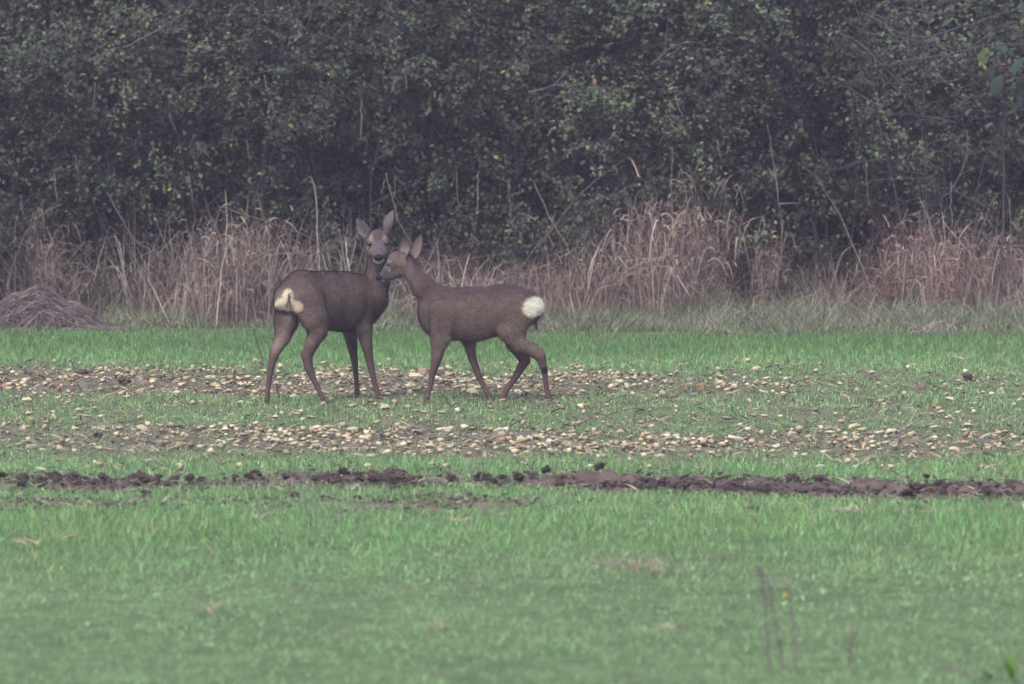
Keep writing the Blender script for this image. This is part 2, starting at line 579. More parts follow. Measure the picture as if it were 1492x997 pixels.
def hoof_mesh(fx, fy):
    """two pointed cleaves side by side, facing (fx, fy)"""
    f = np.array([fx, fy, 0.0]); f /= np.linalg.norm(f)
    s = np.array([-f[1], f[0], 0])
    V, Q = [], []
    for sg in (-1, 1):
        o = len(V)
        c = s * sg * 0.0085
        for z, fr, bk, wd in ((-0.020, 0.034, 0.014, 0.0085), (-0.004, 0.027, 0.013, 0.0085), (0.014, 0.014, 0.011, 0.008)):
            for a in range(8):
                th = a / 8 * 2 * math.pi
                cx, sx = math.cos(th), math.sin(th)
                V.append(c + f * (cx * (fr if cx > 0 else bk)) + s * sx * wd * (0.6 if cx > 0.5 else 1) + np.array([0, 0, z]))
        for k in range(2):
            for a in range(8):
                Q.append([o + k * 8 + a, o + k * 8 + (a + 1) % 8, o + (k + 1) * 8 + (a + 1) % 8, o + (k + 1) * 8 + a])
        for a in (0, 2, 4):
            Q.append([o + 16 + a, o + 16 + a + 1, o + 16 + (a + 2) % 8, o + 16 + (a + 3) % 8] if a == 2 else [o + 16 + a, o + 16 + a + 1, o + 16 + a + 2, o + 16 + (a + 3) % 8])
    return mesh_from('hoof', V, Q, mats=[M_hoof], smooth=True)

def ear_mesh(base, tip, facing, width, cup, inner, outer, rim):
    """a cupped leaf-shaped ear; base and tip are photo pixel + distance, facing is the way it opens"""
    A, T = W(*base), W(*tip)
    ax = T - A; Ln = np.linalg.norm(ax); ax /= Ln
    fc = np.array(facing, float); fc -= ax * (fc @ ax); fc /= np.linalg.norm(fc)
    sd = np.cross(ax, fc)
    nu, nv = 22, 15
    V, C = [], []
    rr = np.random.default_rng(3)
    for layer in (0, 1):
        for i in range(nu):
            u = i / (nu - 1)
            wdt = width * (0.42 + 0.58 * min(1, u / 0.38) ** 0.8) if u < 0.38 else width * max(0.0, (1 - ((u - 0.38) / 0.62) ** 2.0)) ** 0.8
            wdt = max(wdt, 0.001)
            for j in range(nv):
                v = j / (nv - 1) * 2 - 1
                cu = cup * (1 - u * 0.55)
                ang = v * (0.9 + 1.1 * (1 - u) * cu)
                x = math.sin(ang) / math.sin(min(1.57, 0.9 + 1.1 * (1 - u) * cu)) * wdt * 0.5 if abs(ang) < 1.57 else math.copysign(wdt * 0.5, v)
                y = -(math.cos(ang)) * wdt * 0.42 * (0.4 + cu)
                p = A + ax * (Ln * u) + sd * x + fc * (y + 0.006 - 0.012 * math.sin(u * 3.0)) - fc * (0.0032 * layer * (1 - 0.6 * abs(v)))
                V.append(p)
                if layer == 0:
                    e = max(abs(v) ** 1.8, u ** 4)
                    base_c = np.array(inner) * (1 - 0.35 * (1 - u) * (1 - abs(v)))
                    c = base_c * (1 - e) + np.array(rim) * e
                else:
                    c = np.array(outer)
                C.append(c * rr.uniform(0.85, 1.15))
    idx_ = np.arange(2 * nu * nv).reshape(2, nu, nv)
    Q = []
    for i in range(nu - 1):
        for j in range(nv - 1):
            Q.append([idx_[0, i, j], idx_[0, i, j + 1], idx_[0, i + 1, j + 1], idx_[0, i + 1, j]])
            Q.append([idx_[1, i, j], idx_[1, i + 1, j], idx_[1, i + 1, j + 1], idx_[1, i, j + 1]])
        for j in (0, nv - 1):
            q = [idx_[0, i, j], idx_[0, i + 1, j], idx_[1, i + 1, j], idx_[1, i, j]]
            Q.append(q if j == 0 else q[::-1])
    for j in range(nv - 1):
        Q.append([idx_[0, nu - 1, j], idx_[0, nu - 1, j + 1], idx_[1, nu - 1, j + 1], idx_[1, nu - 1, j]])
    return mesh_from('ear', V, Q, C, [M_ear], smooth=True)

#@@DEER
COAT = np.array([0.104, 0.074, 0.064])
BACK = np.array([0.070, 0.048, 0.047])
LEG = np.array([0.078, 0.052, 0.048])
FACE = np.array([0.098, 0.073, 0.070])

# ---- the deer in profile on the right, walking left
R0 = 30.05
sY = (0.06, 1, 0)
def rs(a, b, **o):
    return ((a[0], a[1], R0 + a[2], a[3]), (b[0], b[1], R0 + b[2], b[3]), o)
right_segs = [
    # trunk
    rs((646, 457, 0, 38), (690, 458, 0, 38.5), side=sY, s=0.66, k=0.03),
    rs((690, 458, 0, 38.5), (735, 452, 0, 36), side=sY, s=0.70, k=0.03),
    rs((735, 452, 0, 36), (760, 449, 0, 28.5), side=sY, s=0.82, k=0.03),
    rs((760, 449, 0, 28), (774, 449, 0, 15), side=sY, s=1.05, k=0.03),
    rs((634, 452, 0, 23), (650, 470, 0, 26), side=sY, s=0.8, k=0.03),
    # neck
    rs((640, 443, 0, 24), (617, 419, 0, 16), side=sY, s=0.72, k=0.03),
    rs((617, 419, 0, 16), (604, 401, 0.01, 12.2), side=sY, s=0.78, k=0.03),
    rs((604, 401, 0.01, 12.2), (593, 384, 0.015, 11.5), side=sY, s=0.85, k=0.02),
    # head, turned a little away
    rs((588, 379, 0.015, 13), (579, 380, 0.02, 13.5), side=sY, s=0.82, k=0.02),
    rs((579, 381, 0.02, 13.5), (569, 392, 0.035, 9.5), side=sY, s=0.74, k=0.02),
    rs((569, 392, 0.035, 9.5), (557, 402.5, 0.055, 5.6), side=sY, s=0.85, k=0.012),
    rs((584, 393, 0.02, 11), (561, 407.5, 0.05, 4.2), side=sY, s=0.7, k=0.015),
    # near shoulder and foreleg
    rs((646, 455, -0.078, 22), (641, 492, -0.082, 14), side=sY, s=0.6, k=0.013),
    rs((641, 492, -0.075, 14), (637, 519, -0.07, 9.2), side=sY, s=0.8, k=0.015),
    rs((637, 519, -0.07, 9), (630, 545, -0.065, 6.2), k=0.008),
    rs((630, 545, -0.065, 6.2), (626.2, 566, -0.065, 4.5), k=0.005),
    rs((626.2, 566, -0.065, 4.5), (622, 579, -0.065, 4.9), k=0.005),
    rs((622, 579, -0.065, 4.9), (620, 588, -0.065, 4.0), k=0.004),
    # far foreleg
    rs((672, 470, 0.07, 20), (683, 497, 0.075, 10.5), side=sY, s=0.6, k=0.02),
    rs((683, 497, 0.075, 10), (688, 522, 0.07, 6.4), k=0.01),
    rs((688, 522, 0.07, 6.4), (698, 549, 0.07, 5.6), k=0.006),
    rs((698, 549, 0.07, 5.6), (708, 570, 0.07, 4.3), k=0.005),
    rs((708, 570, 0.07, 4.3), (714, 580, 0.07, 5.0), k=0.005),
    rs((714, 580, 0.07, 5.0), (718, 587, 0.07, 4.2), k=0.004),
    # near haunch and hind leg
    rs((752, 456, -0.066, 27), (744, 480, -0.082, 20), side=sY, s=0.55, k=0.014),
    rs((743, 484, -0.08, 17), (757, 503, -0.078, 12), side=sY, s=0.75, k=0.014),
    rs((757, 503, -0.075, 12), (775, 510, -0.075, 10.5), k=0.015),
    rs((775, 510, -0.075, 10.5), (788, 521, -0.075, 8.0), k=0.012),
    rs((788, 521, -0.075, 8.0), (792.5, 538, -0.075, 6.2), k=0.008),
    rs((792.5, 538, -0.075, 6.2), (796, 563, -0.07, 4.7), k=0.006),
    rs((796, 563, -0.07, 4.7), (798.5, 577, -0.07, 5.4), k=0.005),
    rs((798.5, 577, -0.07, 5.4), (801, 587, -0.07, 4.6), k=0.004),
    rs((788, 513, -0.075, 5.5), (791.5, 514.5, -0.075, 3.6), k=0.006),
    # far haunch and hind leg
    rs((745, 470, 0.05, 24), (750, 500, 0.07, 13), side=sY, s=0.6, k=0.02),
    rs((750, 500, 0.07, 13), (765, 525, 0.075, 8.6), k=0.012),
    rs((765, 525, 0.075, 8.6), (752, 548, 0.075, 6.4), k=0.008),
    rs((752, 548, 0.075, 6.4), (739, 567, 0.075, 5.2), k=0.006),
    rs((739, 567, 0.075, 5.2), (733, 578, 0.075, 5.8), k=0.005),
    rs((733, 578, 0.075, 5.8), (731, 586, 0.075, 4.6), k=0.004),
    # the fluffed rump disc
    rs((776, 447, -0.035, 11.5), (776, 447, 0.035, 11.5), k=0.03),
]

def near_px(V, px, py, Y, rx, ry, rz=None, tilt=0):
    c = W(px, py, Y)
    q = (V - c) * PXM
    ca, sa = math.cos(tilt), math.sin(tilt)
    X_ = q[:, 0] * ca - q[:, 2] * sa
    Z_ = q[:, 0] * sa + q[:, 2] * ca
    return np.sqrt((X_ / rx) ** 2 + (Z_ / ry) ** 2 + (q[:, 1] / (rz or 1e9)) ** 2)

def pxz(V, px, py, Y):
    c = W(px, py, Y)
    return (V[:, 0] - c[0]) * PXM, (V[:, 2] - c[2]) * PXM

def colour_right(V, Nn):
    wob = (n3(V, 0.02, 1) - 0.5) * 0.35
    X0, Z0 = pxz(V, 700, 457, R0)
    c = np.tile(COAT, (len(V), 1))
    c = mix(c, BACK, sstep(8, 38, Z0 + wob * 20))
    c = mix(c, COAT * 1.22, sstep(-5, -32, Z0 + wob * 25) * sstep(-60, -20, X0) * sstep(60, 20, X0) * 0.8)
    # throat and underside of the neck
    c = mix(c, FACE * 0.93, sstep(1.3, 0.5, near_px(V, 597, 420, R0, 13, 34, tilt=0.45)) * 0.75)
    # legs
    c = mix(c, LEG, sstep(-48, -62, Z0))
    c = mix(c, LEG * np.array([1.35, 1.15, 1.15]), sstep(-95, -125, Z0) * 0.6)
    hind = sstep(1.2, 0.7, near_px(V, 783, 507, R0, 16, 12)) * 0.35
    c = mix(c, np.array([0.15, 0.10, 0.075]), hind)
    c = mix(c, COAT * 1.5, sstep(1.2, 0.6, near_px(V, 727, 496, R0, 12, 7, tilt=0.5)) * 0.5)
    c = mix(c, COAT * 1.45, sstep(-28, -40, Z0 + wob * 10) * sstep(-48, -38, Z0) * 0.6)
    # dark gland on the near metatarsus
    c = mix(c, [0.014, 0.011, 0.015], sstep(1.15, 0.8, near_px(V, 793.5, 540, R0 - 0.1, 5.2, 5.2, 14)))
    # head
    hd = sstep(1.15, 0.95, near_px(V, 576, 390, R0 + 0.02, 24, 26))
    c = mix(c, FACE, hd * 0.9)
    c = mix(c, BACK * 1.25, hd * sstep(1.1, 0.6, near_px(V, 578, 368, R0, 14, 7, tilt=-0.6)))
    c = mix(c, [0.26, 0.25, 0.26], sstep(1.15, 0.6, near_px(V, 566.5, 391, R0, 2.6, 6.5, 18, tilt=-0.2)) * 0.8)
    c = mix(c, [0.24, 0.21, 0.2], sstep(1.2, 0.6, near_px(V, 567, 380.5, R0, 4, 2.6, 18)) * 0.6)
    c = mix(c, [0.17, 0.115, 0.08], sstep(1.2, 0.5, near_px(V, 585, 383, R0, 9, 7)) * 0.5)
    c = mix(c, [0.060, 0.052, 0.07], sstep(1.15, 0.7, near_px(V, 558, 399, R0, 8, 5, tilt=-0.8)) * 0.85)
    c = mix(c, [0.03, 0.027, 0.036], sstep(1.15, 0.75, near_px(V, 561, 407.5, R0, 10, 2.3, tilt=-0.15)) * 0.9)
    c = mix(c, [0.50, 0.49, 0.46], sstep(1.15, 0.8, near_px(V, 556, 411.5, R0, 4.2, 2.6)))
    c = mix(c, [0.38, 0.36, 0.34], sstep(1.15, 0.8, near_px(V, 572, 413, R0, 4, 2.5)) * 0.7)
    # white rump disc with a warm rim
    dr = near_px(V, 775.8, 447, R0, 16.3, 13.8, tilt=-0.25) + wob * 0.35
    c = mix(c, [0.19, 0.10, 0.07], sstep(1.30, 1.08, dr) * 0.75)
    c = mix(c, [0.55, 0.53, 0.42], sstep(1.10, 0.86, dr))
    return c * (0.66 + 0.36 * n3(V, 0.010, 9) + 0.34 * n3(V, 0.045, 19))[:, None]

def comb_right(P):
    X0, Z0 = pxz(P, 700, 457, R0)
    d_ = np.tile(np.array([1.0, 0.0, -0.35]), (len(P), 1))
    leg = sstep(-42, -55, Z0)[:, None]
    d_ = d_ * (1 - leg) + np.array([0.15, 0, -1.0]) * leg
    nk = (sstep(-82, -92, X0) * sstep(30, 40, Z0 + 25))[:, None]
    d_ = d_ * (1 - nk) + np.array([0.6, 0, -0.8]) * nk
    ln = 1.0 - 0.55 * leg[:, 0]
    hd = sstep(1.15, 0.95, near_px(P, 574, 392, R0 + 0.02, 24, 26))
    ln = ln * (1 - 0.65 * hd)
    dr = near_px(P, 775.5, 447.5, R0, 19, 16)
    ln = np.where(dr < 1, 1.3, ln)
    return d_, ln

E_IN = (0.19, 0.145, 0.12); E_OUT = (0.075, 0.06, 0.066); E_RIM = (0.035, 0.028, 0.034)
right_deer = build_deer(
    'roe_deer', 'roe deer in profile walking left, a round white rump disc at its right end',
    right_segs, R0, colour_right, comb_right,
    eyes=[(565.0, 386.0, R0 - 0.016, 2.6)],
    nose=(551.8, 404.6, R0 + 0.050, 4.3, 7.0, 4.6),
    ears=[((587, 377, R0 - 0.03), (587.5, 341, R0 - 0.05), (-0.45, -1, 0.05), 0.080, 0.8, E_IN, E_OUT, E_RIM),
          ((601, 378, R0 + 0.055), (614, 341, R0 + 0.08), (0.1, -1, 0.15), 0.064, 0.55, (0.15, 0.115, 0.10), E_OUT, (0.085, 0.065, 0.065))],
    hooves=[(619.5, 592, R0 - 0.065, -1, 0), (718.5, 590, R0 + 0.07, -1, 0), (801, 591, R0 - 0.07, -1, 0), (730.5, 590, R0 + 0.075, -1, 0)],
    group='roe deer standing in the field', origin=np.array([W(700, 588, R0)[0], R0, 0.0]))

# ---- the deer on the left, seen from behind at an angle, looking back at the camera
L0 = 30.2
hL = np.array([0.72, 0.69, 0]); sL = (0.69, -0.72, 0)
def ls(a, b, **o):
    return (a, b, o)
left_segs = [
    # trunk, from the rump to the chest
    ls((421, 437, 29.97, 24), (440, 429, 30.04, 33), side=sL, s=0.85, k=0.03),
    ls((440, 430, 30.04, 34.5), (470, 438, 30.18, 41.5), side=sL, s=0.78, k=0.03),
    ls((470, 438, 30.18, 41.5), (502, 440, 30.30, 42.5), side=sL, s=0.74, k=0.03),
    ls((502, 440, 30.30, 42.5), (523, 440, 30.41, 40), side=sL, s=0.68, k=0.03),
    ls((523, 440, 30.41, 40), (537, 434, 30.47, 28), side=sL, s=0.70, k=0.03),
    # neck
    ls((540, 432, 30.46, 29), (549, 408, 30.50, 18), side=(1, 0, 0), s=0.92, k=0.03),
    ls((549, 408, 30.50, 18), (551, 386, 30.50, 15.5), side=(1, 0, 0), s=1.0, k=0.03),
    ls((551, 386, 30.50, 15.5), (551, 366, 30.46, 15), side=(1, 0, 0), s=1.0, k=0.02),
    # head towards the camera
    ls((551, 350, 30.43, 15.5), (551, 358, 30.40, 15.5), side=(1, 0, 0), s=0.95, k=0.02),
    ls((551, 356, 30.40, 14), (551.5, 368, 30.34, 10.5), side=(1, 0, 0), s=1.05, k=0.02),
    ls((551.5, 368, 30.34, 10.5), (551.5, 375.5, 30.30, 7.6), side=(1, 0, 0), s=1.1, k=0.014),
    ls((541, 362, 30.43, 9), (548, 372, 30.37, 7.5), k=0.02),
    ls((561, 362, 30.43, 9), (554, 372, 30.37, 7.5), k=0.02),
    ls((551, 375, 30.36, 9.5), (551.5, 380, 30.32, 5.2), side=(1, 0, 0), s=1.1, k=0.012),
    ls((537.5, 351.5, 30.39, 3.8), (541, 349, 30.385, 4), k=0.012),
    ls((564.5, 351, 30.39, 3.8), (561, 348.5, 30.385, 4), k=0.012),
    # right haunch (near) and hind leg
    ls((450, 441, 29.975, 29), (461, 468, 29.945, 20.5), side=sL, s=0.62, k=0.014),
    ls((460, 468, 29.96, 19), (463, 484, 29.95, 14), side=sL, s=0.8, k=0.02),
    ls((463, 484, 29.95, 13.5), (455, 500, 29.95, 11), k=0.015),
    ls((455, 500, 29.95, 11), (447, 519, 29.95, 8.6), k=0.01),
    ls((447, 519, 29.95, 8.6), (449.5, 535, 29.95, 7.4), k=0.008),
    ls((449.5, 535, 29.95, 7.4), (458, 555, 29.95, 5.4), k=0.006),
    ls((458, 555, 29.95, 5.4), (466, 572, 29.95, 4.6), k=0.005),
    ls((466, 572, 29.95, 4.6), (469.5, 579, 29.95, 5.0), k=0.005),
    ls((469.5, 579, 29.95, 5.0), (472, 586, 29.95, 4.2), k=0.004),
    # left haunch and hind leg
    ls((421, 445, 30.02, 22), (417, 470, 29.98, 16.5), side=sL, s=0.85, k=0.03),
    ls((417, 470, 29.98, 16.5), (412, 492, 29.92, 12), k=0.02),
    ls((412, 492, 29.92, 12), (399.5, 516, 29.86, 7.6), k=0.012),
    ls((399.5, 516, 29.86, 7.6), (394.5, 537, 29.84, 6.2), k=0.008),
    ls((394.5, 537, 29.84, 6.2), (391, 562, 29.82, 4.5), k=0.006),
    ls((391, 562, 29.82, 4.5), (389, 581, 29.82, 5.0), k=0.005),
    ls((389, 581, 29.82, 5.0), (388, 591, 29.82, 4.2), k=0.004),
    ls((443, 514, 29.95, 5.0), (440, 516, 29.95, 3.6), k=0.006),
    ls((398, 509, 29.87, 4.6), (395.5, 511, 29.87, 3.2), k=0.006),
    # left foreleg (far)
    ls((508, 462, 30.50, 18), (510, 484, 30.52, 11), side=sL, s=0.7, k=0.02),
    ls((510, 484, 30.52, 11), (513.5, 506, 30.53, 8.0), k=0.012),
    ls((513.5, 506, 30.53, 8.0), (517, 529, 30.54, 6.0), k=0.008),
    ls((517, 529, 30.54, 6.0), (519.5, 556, 30.54, 4.4), k=0.006),
    ls((519.5, 556, 30.54, 4.4), (520.5, 570, 30.54, 4.8), k=0.005),
    ls((520.5, 570, 30.54, 4.8), (520.5, 581, 30.54, 4.0), k=0.004),
    # right shoulder and foreleg (near)
    ls((528, 443, 30.325, 24), (530, 480, 30.315, 13), side=sL, s=0.6, k=0.013),
    ls((530, 480, 30.33, 12.5), (535, 507, 30.33, 8.4), k=0.012),
    ls((535, 507, 30.33, 8.4), (539.5, 531, 30.33, 6.6), k=0.008),
    ls((539.5, 531, 30.33, 6.6), (545.5, 556, 30.33, 5.0), k=0.006),
    ls((545.5, 556, 30.33, 5.0), (550, 573, 30.33, 5.2), k=0.005),
    ls((550, 573, 30.33, 5.2), (553, 584, 30.33, 4.2), k=0.004),
    # rump disc, two lobes
    ls((411, 444, 29.99, 8.0), (416, 436, 29.99, 7.5), k=0.03),
    ls((434, 445, 29.955, 8.0), (428, 436, 29.955, 7.5), k=0.03),
]

def colour_left(V, Nn):
    wob = (n3(V, 0.02, 2) - 0.5) * 0.35
    X0, Z0 = pxz(V, 470, 440, 30.2)
    c = np.tile(COAT * 1.14, (len(V), 1))
    c = mix(c, BACK * 1.1, sstep(12, 44, Z0 + wob * 20))
    c = mix(c, LEG, sstep(-52, -68, Z0))
    c = mix(c, LEG * np.array([1.25, 1.1, 1.1]), sstep(-100, -130, Z0) * 0.6)
    # paler inner thigh of the left hind leg, darker patch at its back
    c = mix(c, COAT * 1.75, sstep(1.2, 0.5, near_px(V, 409, 500, 29.9, 10, 22, tilt=0.5)) * 0.55)
    c = mix(c, COAT * 0.45, sstep(1.2, 0.5, near_px(V, 408, 467, 29.9, 6, 13)) * 0.6)
    c = mix(c, COAT * 1.5, sstep(1.2, 0.6, near_px(V, 482, 466, 30.1, 4, 14, tilt=0.35)) * 0.5)
    # neck and throat
    c = mix(c, FACE * 0.80, sstep(1.2, 0.6, near_px(V, 553, 398, 30.4, 15, 26)) * 0.6)
    c = mix(c, FACE * 1.25, sstep(1.2, 0.6, near_px(V, 550, 388, 30.4, 10, 5)) * 0.5)
    # face
    hd = (near_px(V, 551, 358, 30.38, 21, 27) < 1.0).astype(float)
    hd = sstep(1.2, 0.95, near_px(V, 551, 358, 30.38, 20, 26))
    c = mix(c, FACE * 0.95, hd * 0.85)
    c = mix(c, [0.20, 0.135, 0.095], sstep(1.2, 0.6, near_px(V, 541, 347, 30.4, 3.2, 6, tilt=0.25)) * 0.75)
    c = mix(c, [0.20, 0.135, 0.095], sstep(1.2, 0.6, near_px(V, 560.5, 347, 30.4, 3.2, 6, tilt=-0.25)) * 0.75)
    c = mix(c, [0.048, 0.036, 0.042], sstep(1.2, 0.75, near_px(V, 550.5, 343, 30.4, 8, 8)) * 0.9)
    c = mix(c, [0.075, 0.063, 0.080], sstep(1.2, 0.6, near_px(V, 551, 362, 30.36, 6.5, 12)) * 0.8)
    c = mix(c, [0.17, 0.13, 0.125], sstep(1.2, 0.5, near_px(V, 538, 364, 30.4, 5, 8)) * 0.6)
    c = mix(c, [0.17, 0.13, 0.125], sstep(1.2, 0.5, near_px(V, 564, 364, 30.4, 5, 8)) * 0.6)
    c = mix(c, [0.62, 0.61, 0.60], sstep(1.1, 0.85, near_px(V, 551.5, 382.6, 30.32, 6.8, 3.6, 24)))
    c = mix(c, [0.62, 0.61, 0.60], sstep(1.1, 0.8, near_px(V, 545.6, 380, 30.3, 2.2, 3.4, 24)))
    c = mix(c, [0.62, 0.61, 0.60], sstep(1.1, 0.8, near_px(V, 557.4, 380, 30.3, 2.2, 3.4, 24)))
    c = mix(c, [0.02, 0.018, 0.024], sstep(1.15, 0.85, near_px(V, 551.5, 378.6, 30.3, 6.6, 2.0, 24)))
    # rump disc: creamy top, two buff lobes, dark seam
    back_side = (V[:, 1] < 30.06).astype(float)
    top = near_px(V, 421, 430, 29.9, 7.5, 9.5) + wob * 0.22
    l1 = near_px(V, 412, 442.5, 29.9, 12, 9, tilt=-0.35) + wob * 0.22
    l2 = near_px(V, 432, 445, 29.9, 12, 8.5, tilt=0.35) + wob * 0.22
    mid = near_px(V, 422, 443, 29.9, 10, 11) + wob * 0.22
    dd = np.minimum.reduce([top, l1, l2, mid])
    c = mix(c, [0.26, 0.14, 0.09], sstep(1.25, 1.02, dd) * back_side * 0.8)
    c = mix(c, [0.60, 0.53, 0.39], sstep(1.16, 0.72, dd) * back_side)
    warm = np.minimum(near_px(V, 411, 449, 29.9, 12, 7), near_px(V, 434, 449, 29.9, 12, 8))
    c = mix(c, [0.46, 0.32, 0.23], sstep(1.15, 0.4, warm) * back_side * sstep(1.1, 0.95, dd) * 0.55)
    c = mix(c, [0.30, 0.20, 0.17], sstep(1.2, 0.6, near_px(V, 423, 461, 29.9, 4.5, 8)) * back_side * 0.7)
    c = mix(c, [0.05, 0.035, 0.035], sstep(1.2, 0.7, near_px(V, 421.5, 439, 29.85, 1.5, 12, tilt=0.22)) * back_side)
    return c * (0.66 + 0.36 * n3(V, 0.010, 12) + 0.34 * n3(V, 0.045, 22))[:, None]

def comb_left(P):
    X0, Z0 = pxz(P, 470, 440, 30.2)
    d_ = np.tile(np.array([-0.72, -0.69, -0.35]), (len(P), 1))
    leg = sstep(-42, -55, Z0)[:, None]
    d_ = d_ * (1 - leg) + np.array([-0.1, -0.1, -1.0]) * leg
    nk = sstep(62, 72, X0)[:, None] * sstep(20, 35, Z0)[:, None]
    d_ = d_ * (1 - nk) + np.array([0, 0.3, -1.0]) * nk
    ln = 1.0 - 0.55 * leg[:, 0]
    hd = sstep(1.15, 0.95, near_px(P, 551, 360, 30.38, 20, 27))
    ln = ln * (1 - 0.7 * hd)
    d_ = d_ * (1 - hd[:, None]) + np.array([0, 0.8, 0.6]) * hd[:, None]
    rp = np.minimum(near_px(P, 421, 430, 29.9, 10, 12, 60), near_px(P, 422, 444, 29.9, 26, 14, 60))
    ln = np.where(rp < 1, 1.3, ln)
    return d_, ln

left_deer = build_deer(
    'roe_deer', 'roe deer seen half from behind, its head turned to face the camera',
    left_segs, L0, colour_left, comb_left,
    eyes=[(537.8, 355.4, 30.342, 3.3), (563.6, 354.9, 30.330, 3.4)],
    nose=(551.5, 375.2, 30.254, 7.6, 5.4, 4.9),
    ears=[((535, 345, 30.44), (519.5, 319, 30.50), (-0.25, -1, 0.1), 0.072, 0.7, (0.060, 0.047, 0.052), E_OUT, (0.12, 0.095, 0.095)),
          ((562, 343, 30.44), (572.5, 306, 30.47), (0.45, 0.95, 0.0), 0.066, 0.55, (0.18, 0.15, 0.15), (0.088, 0.064, 0.070), (0.12, 0.1, 0.1))],
    hooves=[(388, 594, 29.82, .7, .7), (472.5, 589, 29.95, .7, .7), (520.5, 584, 30.54, .7, .7), (553.5, 587, 30.33, .7, .7)],
    group='roe deer standing in the field', origin=np.array([W(470, 588, L0)[0], L0, 0.0]))
# tail hair: a thin dark tuft down the middle of the rump patch
def tuft(parent, origin, a, b_, width, colr, nh=40, seed=1):
    r = np.random.default_rng(seed)
    A, B_ = W(*a), W(*b_)
    V, C = [], []
    for i in range(nh):
        o = r.normal(0, width, 3)
        s = np.array([1, 0, 0]) * 0.0012
        p0, p1 = A + o * 0.4, B_ + o
        V += [p0 - s, p0 + s, p1]
        C += [np.array(colr) * r.uniform(0.6, 1.3)] * 3
    me = mesh_from('tuft', V, np.arange(len(V)).reshape(-1, 3), C, [M_fur])
    link('tail_tuft', local(me, origin), parent)
tuft(left_deer, np.array([W(470, 588, L0)[0], L0, 0.0]), (420, 429, 29.87), (424, 452, 29.83), 0.0028, (0.05, 0.035, 0.035))
tuft(right_deer, np.array([W(700, 588, R0)[0], R0, 0.0]), (785, 458, R0), (789, 480, R0), 0.006, (0.42, 0.33, 0.30), 50, 2)
tuft(right_deer, np.array([W(700, 588, R0)[0], R0, 0.0]), (780, 464, R0), (782, 484, R0), 0.005, (0.04, 0.03, 0.035), 36, 3)
#@@END_DEER

# ------------------------------------------------------------------ stones and soil
def hull_mesh(seed, m, n=13, flat=0.6, cuts=0):
    import bmesh
    r = np.random.default_rng(seed)
    p = r.normal(0, 1, (n, 3)); p /= np.linalg.norm(p, axis=1, keepdims=True)
    p *= np.array([1.0, r.uniform(0.6, 0.95), flat]) * r.uniform(0.75, 1.1, (n, 1)) * 0.5
    bm = bmesh.new()
    for q in p:
        bm.verts.new(q)
    res = bmesh.ops.convex_hull(bm, input=bm.verts)
    bmesh.ops.delete(bm, geom=[g for g in res['geom_interior'] if isinstance(g, bmesh.types.BMVert)], context='VERTS')
    bmesh.ops.bevel(bm, geom=list(bm.edges), offset=0.05, segments=1, affect='EDGES', profile=0.5, clamp_overlap=True) if cuts else None
    me = bpy.data.meshes.new('stone_%d' % seed)
    bm.to_mesh(me); bm.free()
    me.materials.append(m)
    return me

def mesh_arrays(me):
    c = np.empty(len(me.vertices) * 3, np.float32); me.vertices.foreach_get('co', c)
    l = np.empty(len(me.loops), np.int32); me.loops.foreach_get('vertex_index', l)
    s = np.array([p.loop_total for p in me.polygons], np.int32)
    return c.reshape(-1, 3), l, s

SHAPES = {k: [hull_mesh(100 + i, M_stone[k], 12 + i % 4, 0.55 + 0.08 * (i % 3), 1) for i in range(7)] for k in M_stone}

def put_stone(px, py, wpx, kind, label=None, group=None, rr=rng):
    g = G(px, py)
    x, y = g[0], g[1]
    size = wpx / (F / y)
    me = SHAPES[kind][rr.integers(7)]
    o = link('stone', me, loc=(x, y, float(ground_z(x, y)) + size * 0.11))
    o.scale = (size, size * rr.uniform(0.7, 1.0), size * rr.uniform(0.75, 1.0) * (0.7 if kind == 'white' else 1.0))
    o.rotation_euler = (rr.uniform(-0.35, 0.35), rr.uniform(-0.35, 0.35), rr.uniform(-0.6, 0.6))
    o['label'] = label
    o['category'] = 'stone'
    if group:
        o['group'] = group
    return x, y

SPECIAL = [
    (314, 563, 19, 'pale', 'pale peaked stone, tallest in the far strip left of the deer'),
    (290, 512, 13, 'white', 'lone whitish stone in the green grass behind the far stony strip'),
    (430, 577, 22, 'white', 'whitish flat stone between the hind hooves of the left deer'),
    (470, 589, 12, 'pale', 'small pale stone against the right hind hoof of the left deer'),
    (211, 562, 17, 'orange', 'orange stone lying in the dark soil of the far strip'),
    (802, 648, 34, 'white', 'wide flat whitish stone, widest in the near strip below the right deer'),
    (756, 657, 26, 'pink', 'pinkish stone just left of the wide flat whitish stone'),
    (624, 658, 25, 'pale', 'pale flat stone at the near edge of the near strip, below the right deer'),
    (1074, 645, 34, 'white', 'broad white stone in the near strip at right, beside a brown one'),
    (1104, 635, 18, 'brown', 'dark brown stone just right of the broad white stone'),
    (1206, 634, 17, 'white', 'white stone with a dry straw beside it in the grass at right'),
    (1359, 638, 25, 'white', 'smooth rounded white stone alone in the grass at far right'),
    (1382, 585, 27, 'white', 'white stone in the thin grass at right, nearest to the dark clod'),
    (1417, 638, 12, 'orange', 'small yellowish stone right of the smooth white stone'),
    (1255, 660, 10, 'orange', 'small reddish stone standing up in the near strip at right'),
    (14, 728, 12, 'orange', 'small orange stone at the left edge below the dark soil ridge'),
    (1116, 577, 16, 'pale', 'pale pointed stone in thin grass right of the walking deer'),
    (966, 577, 19, 'pale', 'pale flat stone in the grass to the right of the walking deer'),
    (746, 641, 15, 'orange', 'orange stone above the pinkish stone in the near strip'),
]
spx = []
for (px, py, w, k, lab) in SPECIAL:
    spx.append(put_stone(px, py, w, k, lab))
